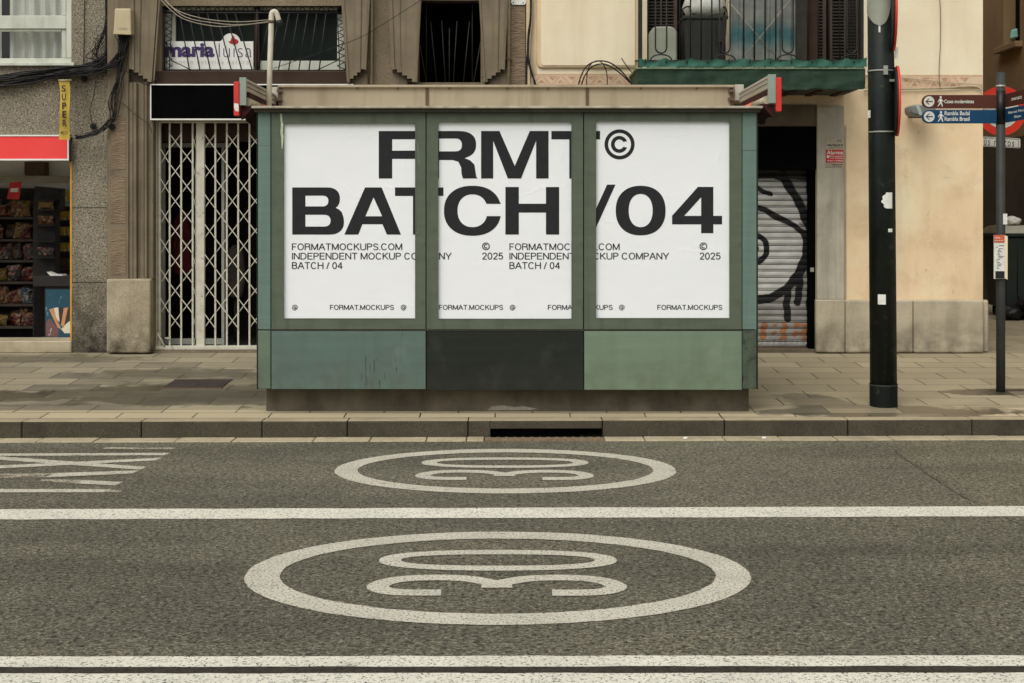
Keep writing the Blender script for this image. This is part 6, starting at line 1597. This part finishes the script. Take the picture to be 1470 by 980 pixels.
def lump(c, r_, m, name, seed, sq=.7):
    rn = random.Random(seed); bm = bmesh.new(); bmesh.ops.create_icosphere(bm, subdivisions=3, radius=1)
    ph = [rn.uniform(0, 6) for _ in range(6)]
    vs = []
    for v in bm.verts:
        d = 1 + .13 * math.sin(v.co.x * 5 + ph[0]) * math.sin(v.co.z * 6 + ph[1]) + .08 * math.sin(v.co.y * 9 + ph[2]) + rn.uniform(-.03, .03)
        vs.append((c[0] + v.co.x * r_ * d, c[1] + v.co.y * r_ * d, max(c[2], c[2] + r_ * sq * .9 + v.co.z * r_ * sq * d)))
    fs = [tuple(v.index for v in f.verts) for f in bm.faces]; bm.free(); return MB().add(vs, fs, True)
tag(lump((xl - .02, Dc - .3, cz), .2, 'bag_black', 'b', 1, .55).build('rubbish_bag', 'bag_black'), 'flat black rubbish bag on the ground at the near corner of the container', 'rubbish bag')
tag(lump((xl + .32, Dc - .32, cz), .24, 'bag_black', 'b', 2, .7).build('rubbish_bag', 'bag_black'), 'fuller black rubbish bag leaning on the front of the container', 'rubbish bag')
tag(lump((xl + .25, Dc + .4, z1 + .165), .13, 'bag_black', 'b', 3, .5).build('rubbish_bag', 'paper'), 'small pale bag lying on top of the container lid', 'rubbish bag')

# small litter
for (px, py, pl_, lb) in ((984, 628, 0, 'white scrap of paper in the gutter below the pale green panel'), (1097, 627, 0, 'small white scrap in the gutter right of the kiosk')):
    D = 10.4 if not pl_ else road_D(py); D += YAW * wx(px, D) if not pl_ else 0; x = wx(px, D); z = .012 if not pl_ else .003; w = .017
    mb = MB().add([(x - w, D - .015, z), (x + w * .7, D - .02, z + .004), (x + w, D + .015, z + .008), (x + .005, D + .012, z + .012), (x - w * .8, D + .02, z + .006)], [(0, 1, 3, 4), (1, 2, 3)])
    tag(mb.build('paper_scrap', 'paper'), lb, 'litter')

# ------------------------------------------------------------------ light, sky, camera
w = bpy.data.worlds.new('World'); scene.world = w; w.use_nodes = True; nt = w.node_tree
bg = nt.nodes['Background']; sk = nt.nodes.new('ShaderNodeTexSky'); sk.sky_type = 'NISHITA'; sk.sun_disc = False
SUN_EL, SUN_AZ = 54, 205        # azimuth measured from +Y clockwise: behind the camera, a little left
sk.sun_elevation = R(SUN_EL); sk.sun_rotation = R(SUN_AZ); sk.air_density = 1.0; sk.dust_density = 4.0; sk.ozone_density = 1.0
hs = nt.nodes.new('ShaderNodeHueSaturation'); hs.inputs['Saturation'].default_value = .12
nt.links.new(sk.outputs[0], hs.inputs['Color']); nt.links.new(hs.outputs[0], bg.inputs[0]); bg.inputs[1].default_value = .12
sun = bpy.data.lights.new('sun', 'SUN'); sun.energy = 1.6; sun.angle = R(50); sun.color = (1, .985, .94)
so = bpy.data.objects.new('sun', sun); COL.objects.link(so)
d = Vector((math.sin(R(SUN_AZ)) * math.cos(R(SUN_EL)), math.cos(R(SUN_AZ)) * math.cos(R(SUN_EL)), math.sin(R(SUN_EL))))
so.rotation_euler = d.to_track_quat('Z', 'Y').to_euler(); so.location = (0, 0, 20)
cam = bpy.data.cameras.new('camera'); co = bpy.data.objects.new('camera', cam); COL.objects.link(co)
co.location = (0, 0, EYE); co.rotation_euler = (R(90), 0, 0)
cam.lens = F / 1470 * 36; cam.sensor_width = 36; cam.shift_y = (HZ - 490) / 1470; cam.clip_end = 1000; cam.clip_start = .05
scene.camera = co
scene.view_settings.view_transform = 'Standard'; scene.view_settings.look = 'None'; scene.view_settings.exposure = 0.0; scene.view_settings.gamma = 1
scene.cycles.max_bounces = 8; scene.cycles.diffuse_bounces = 6
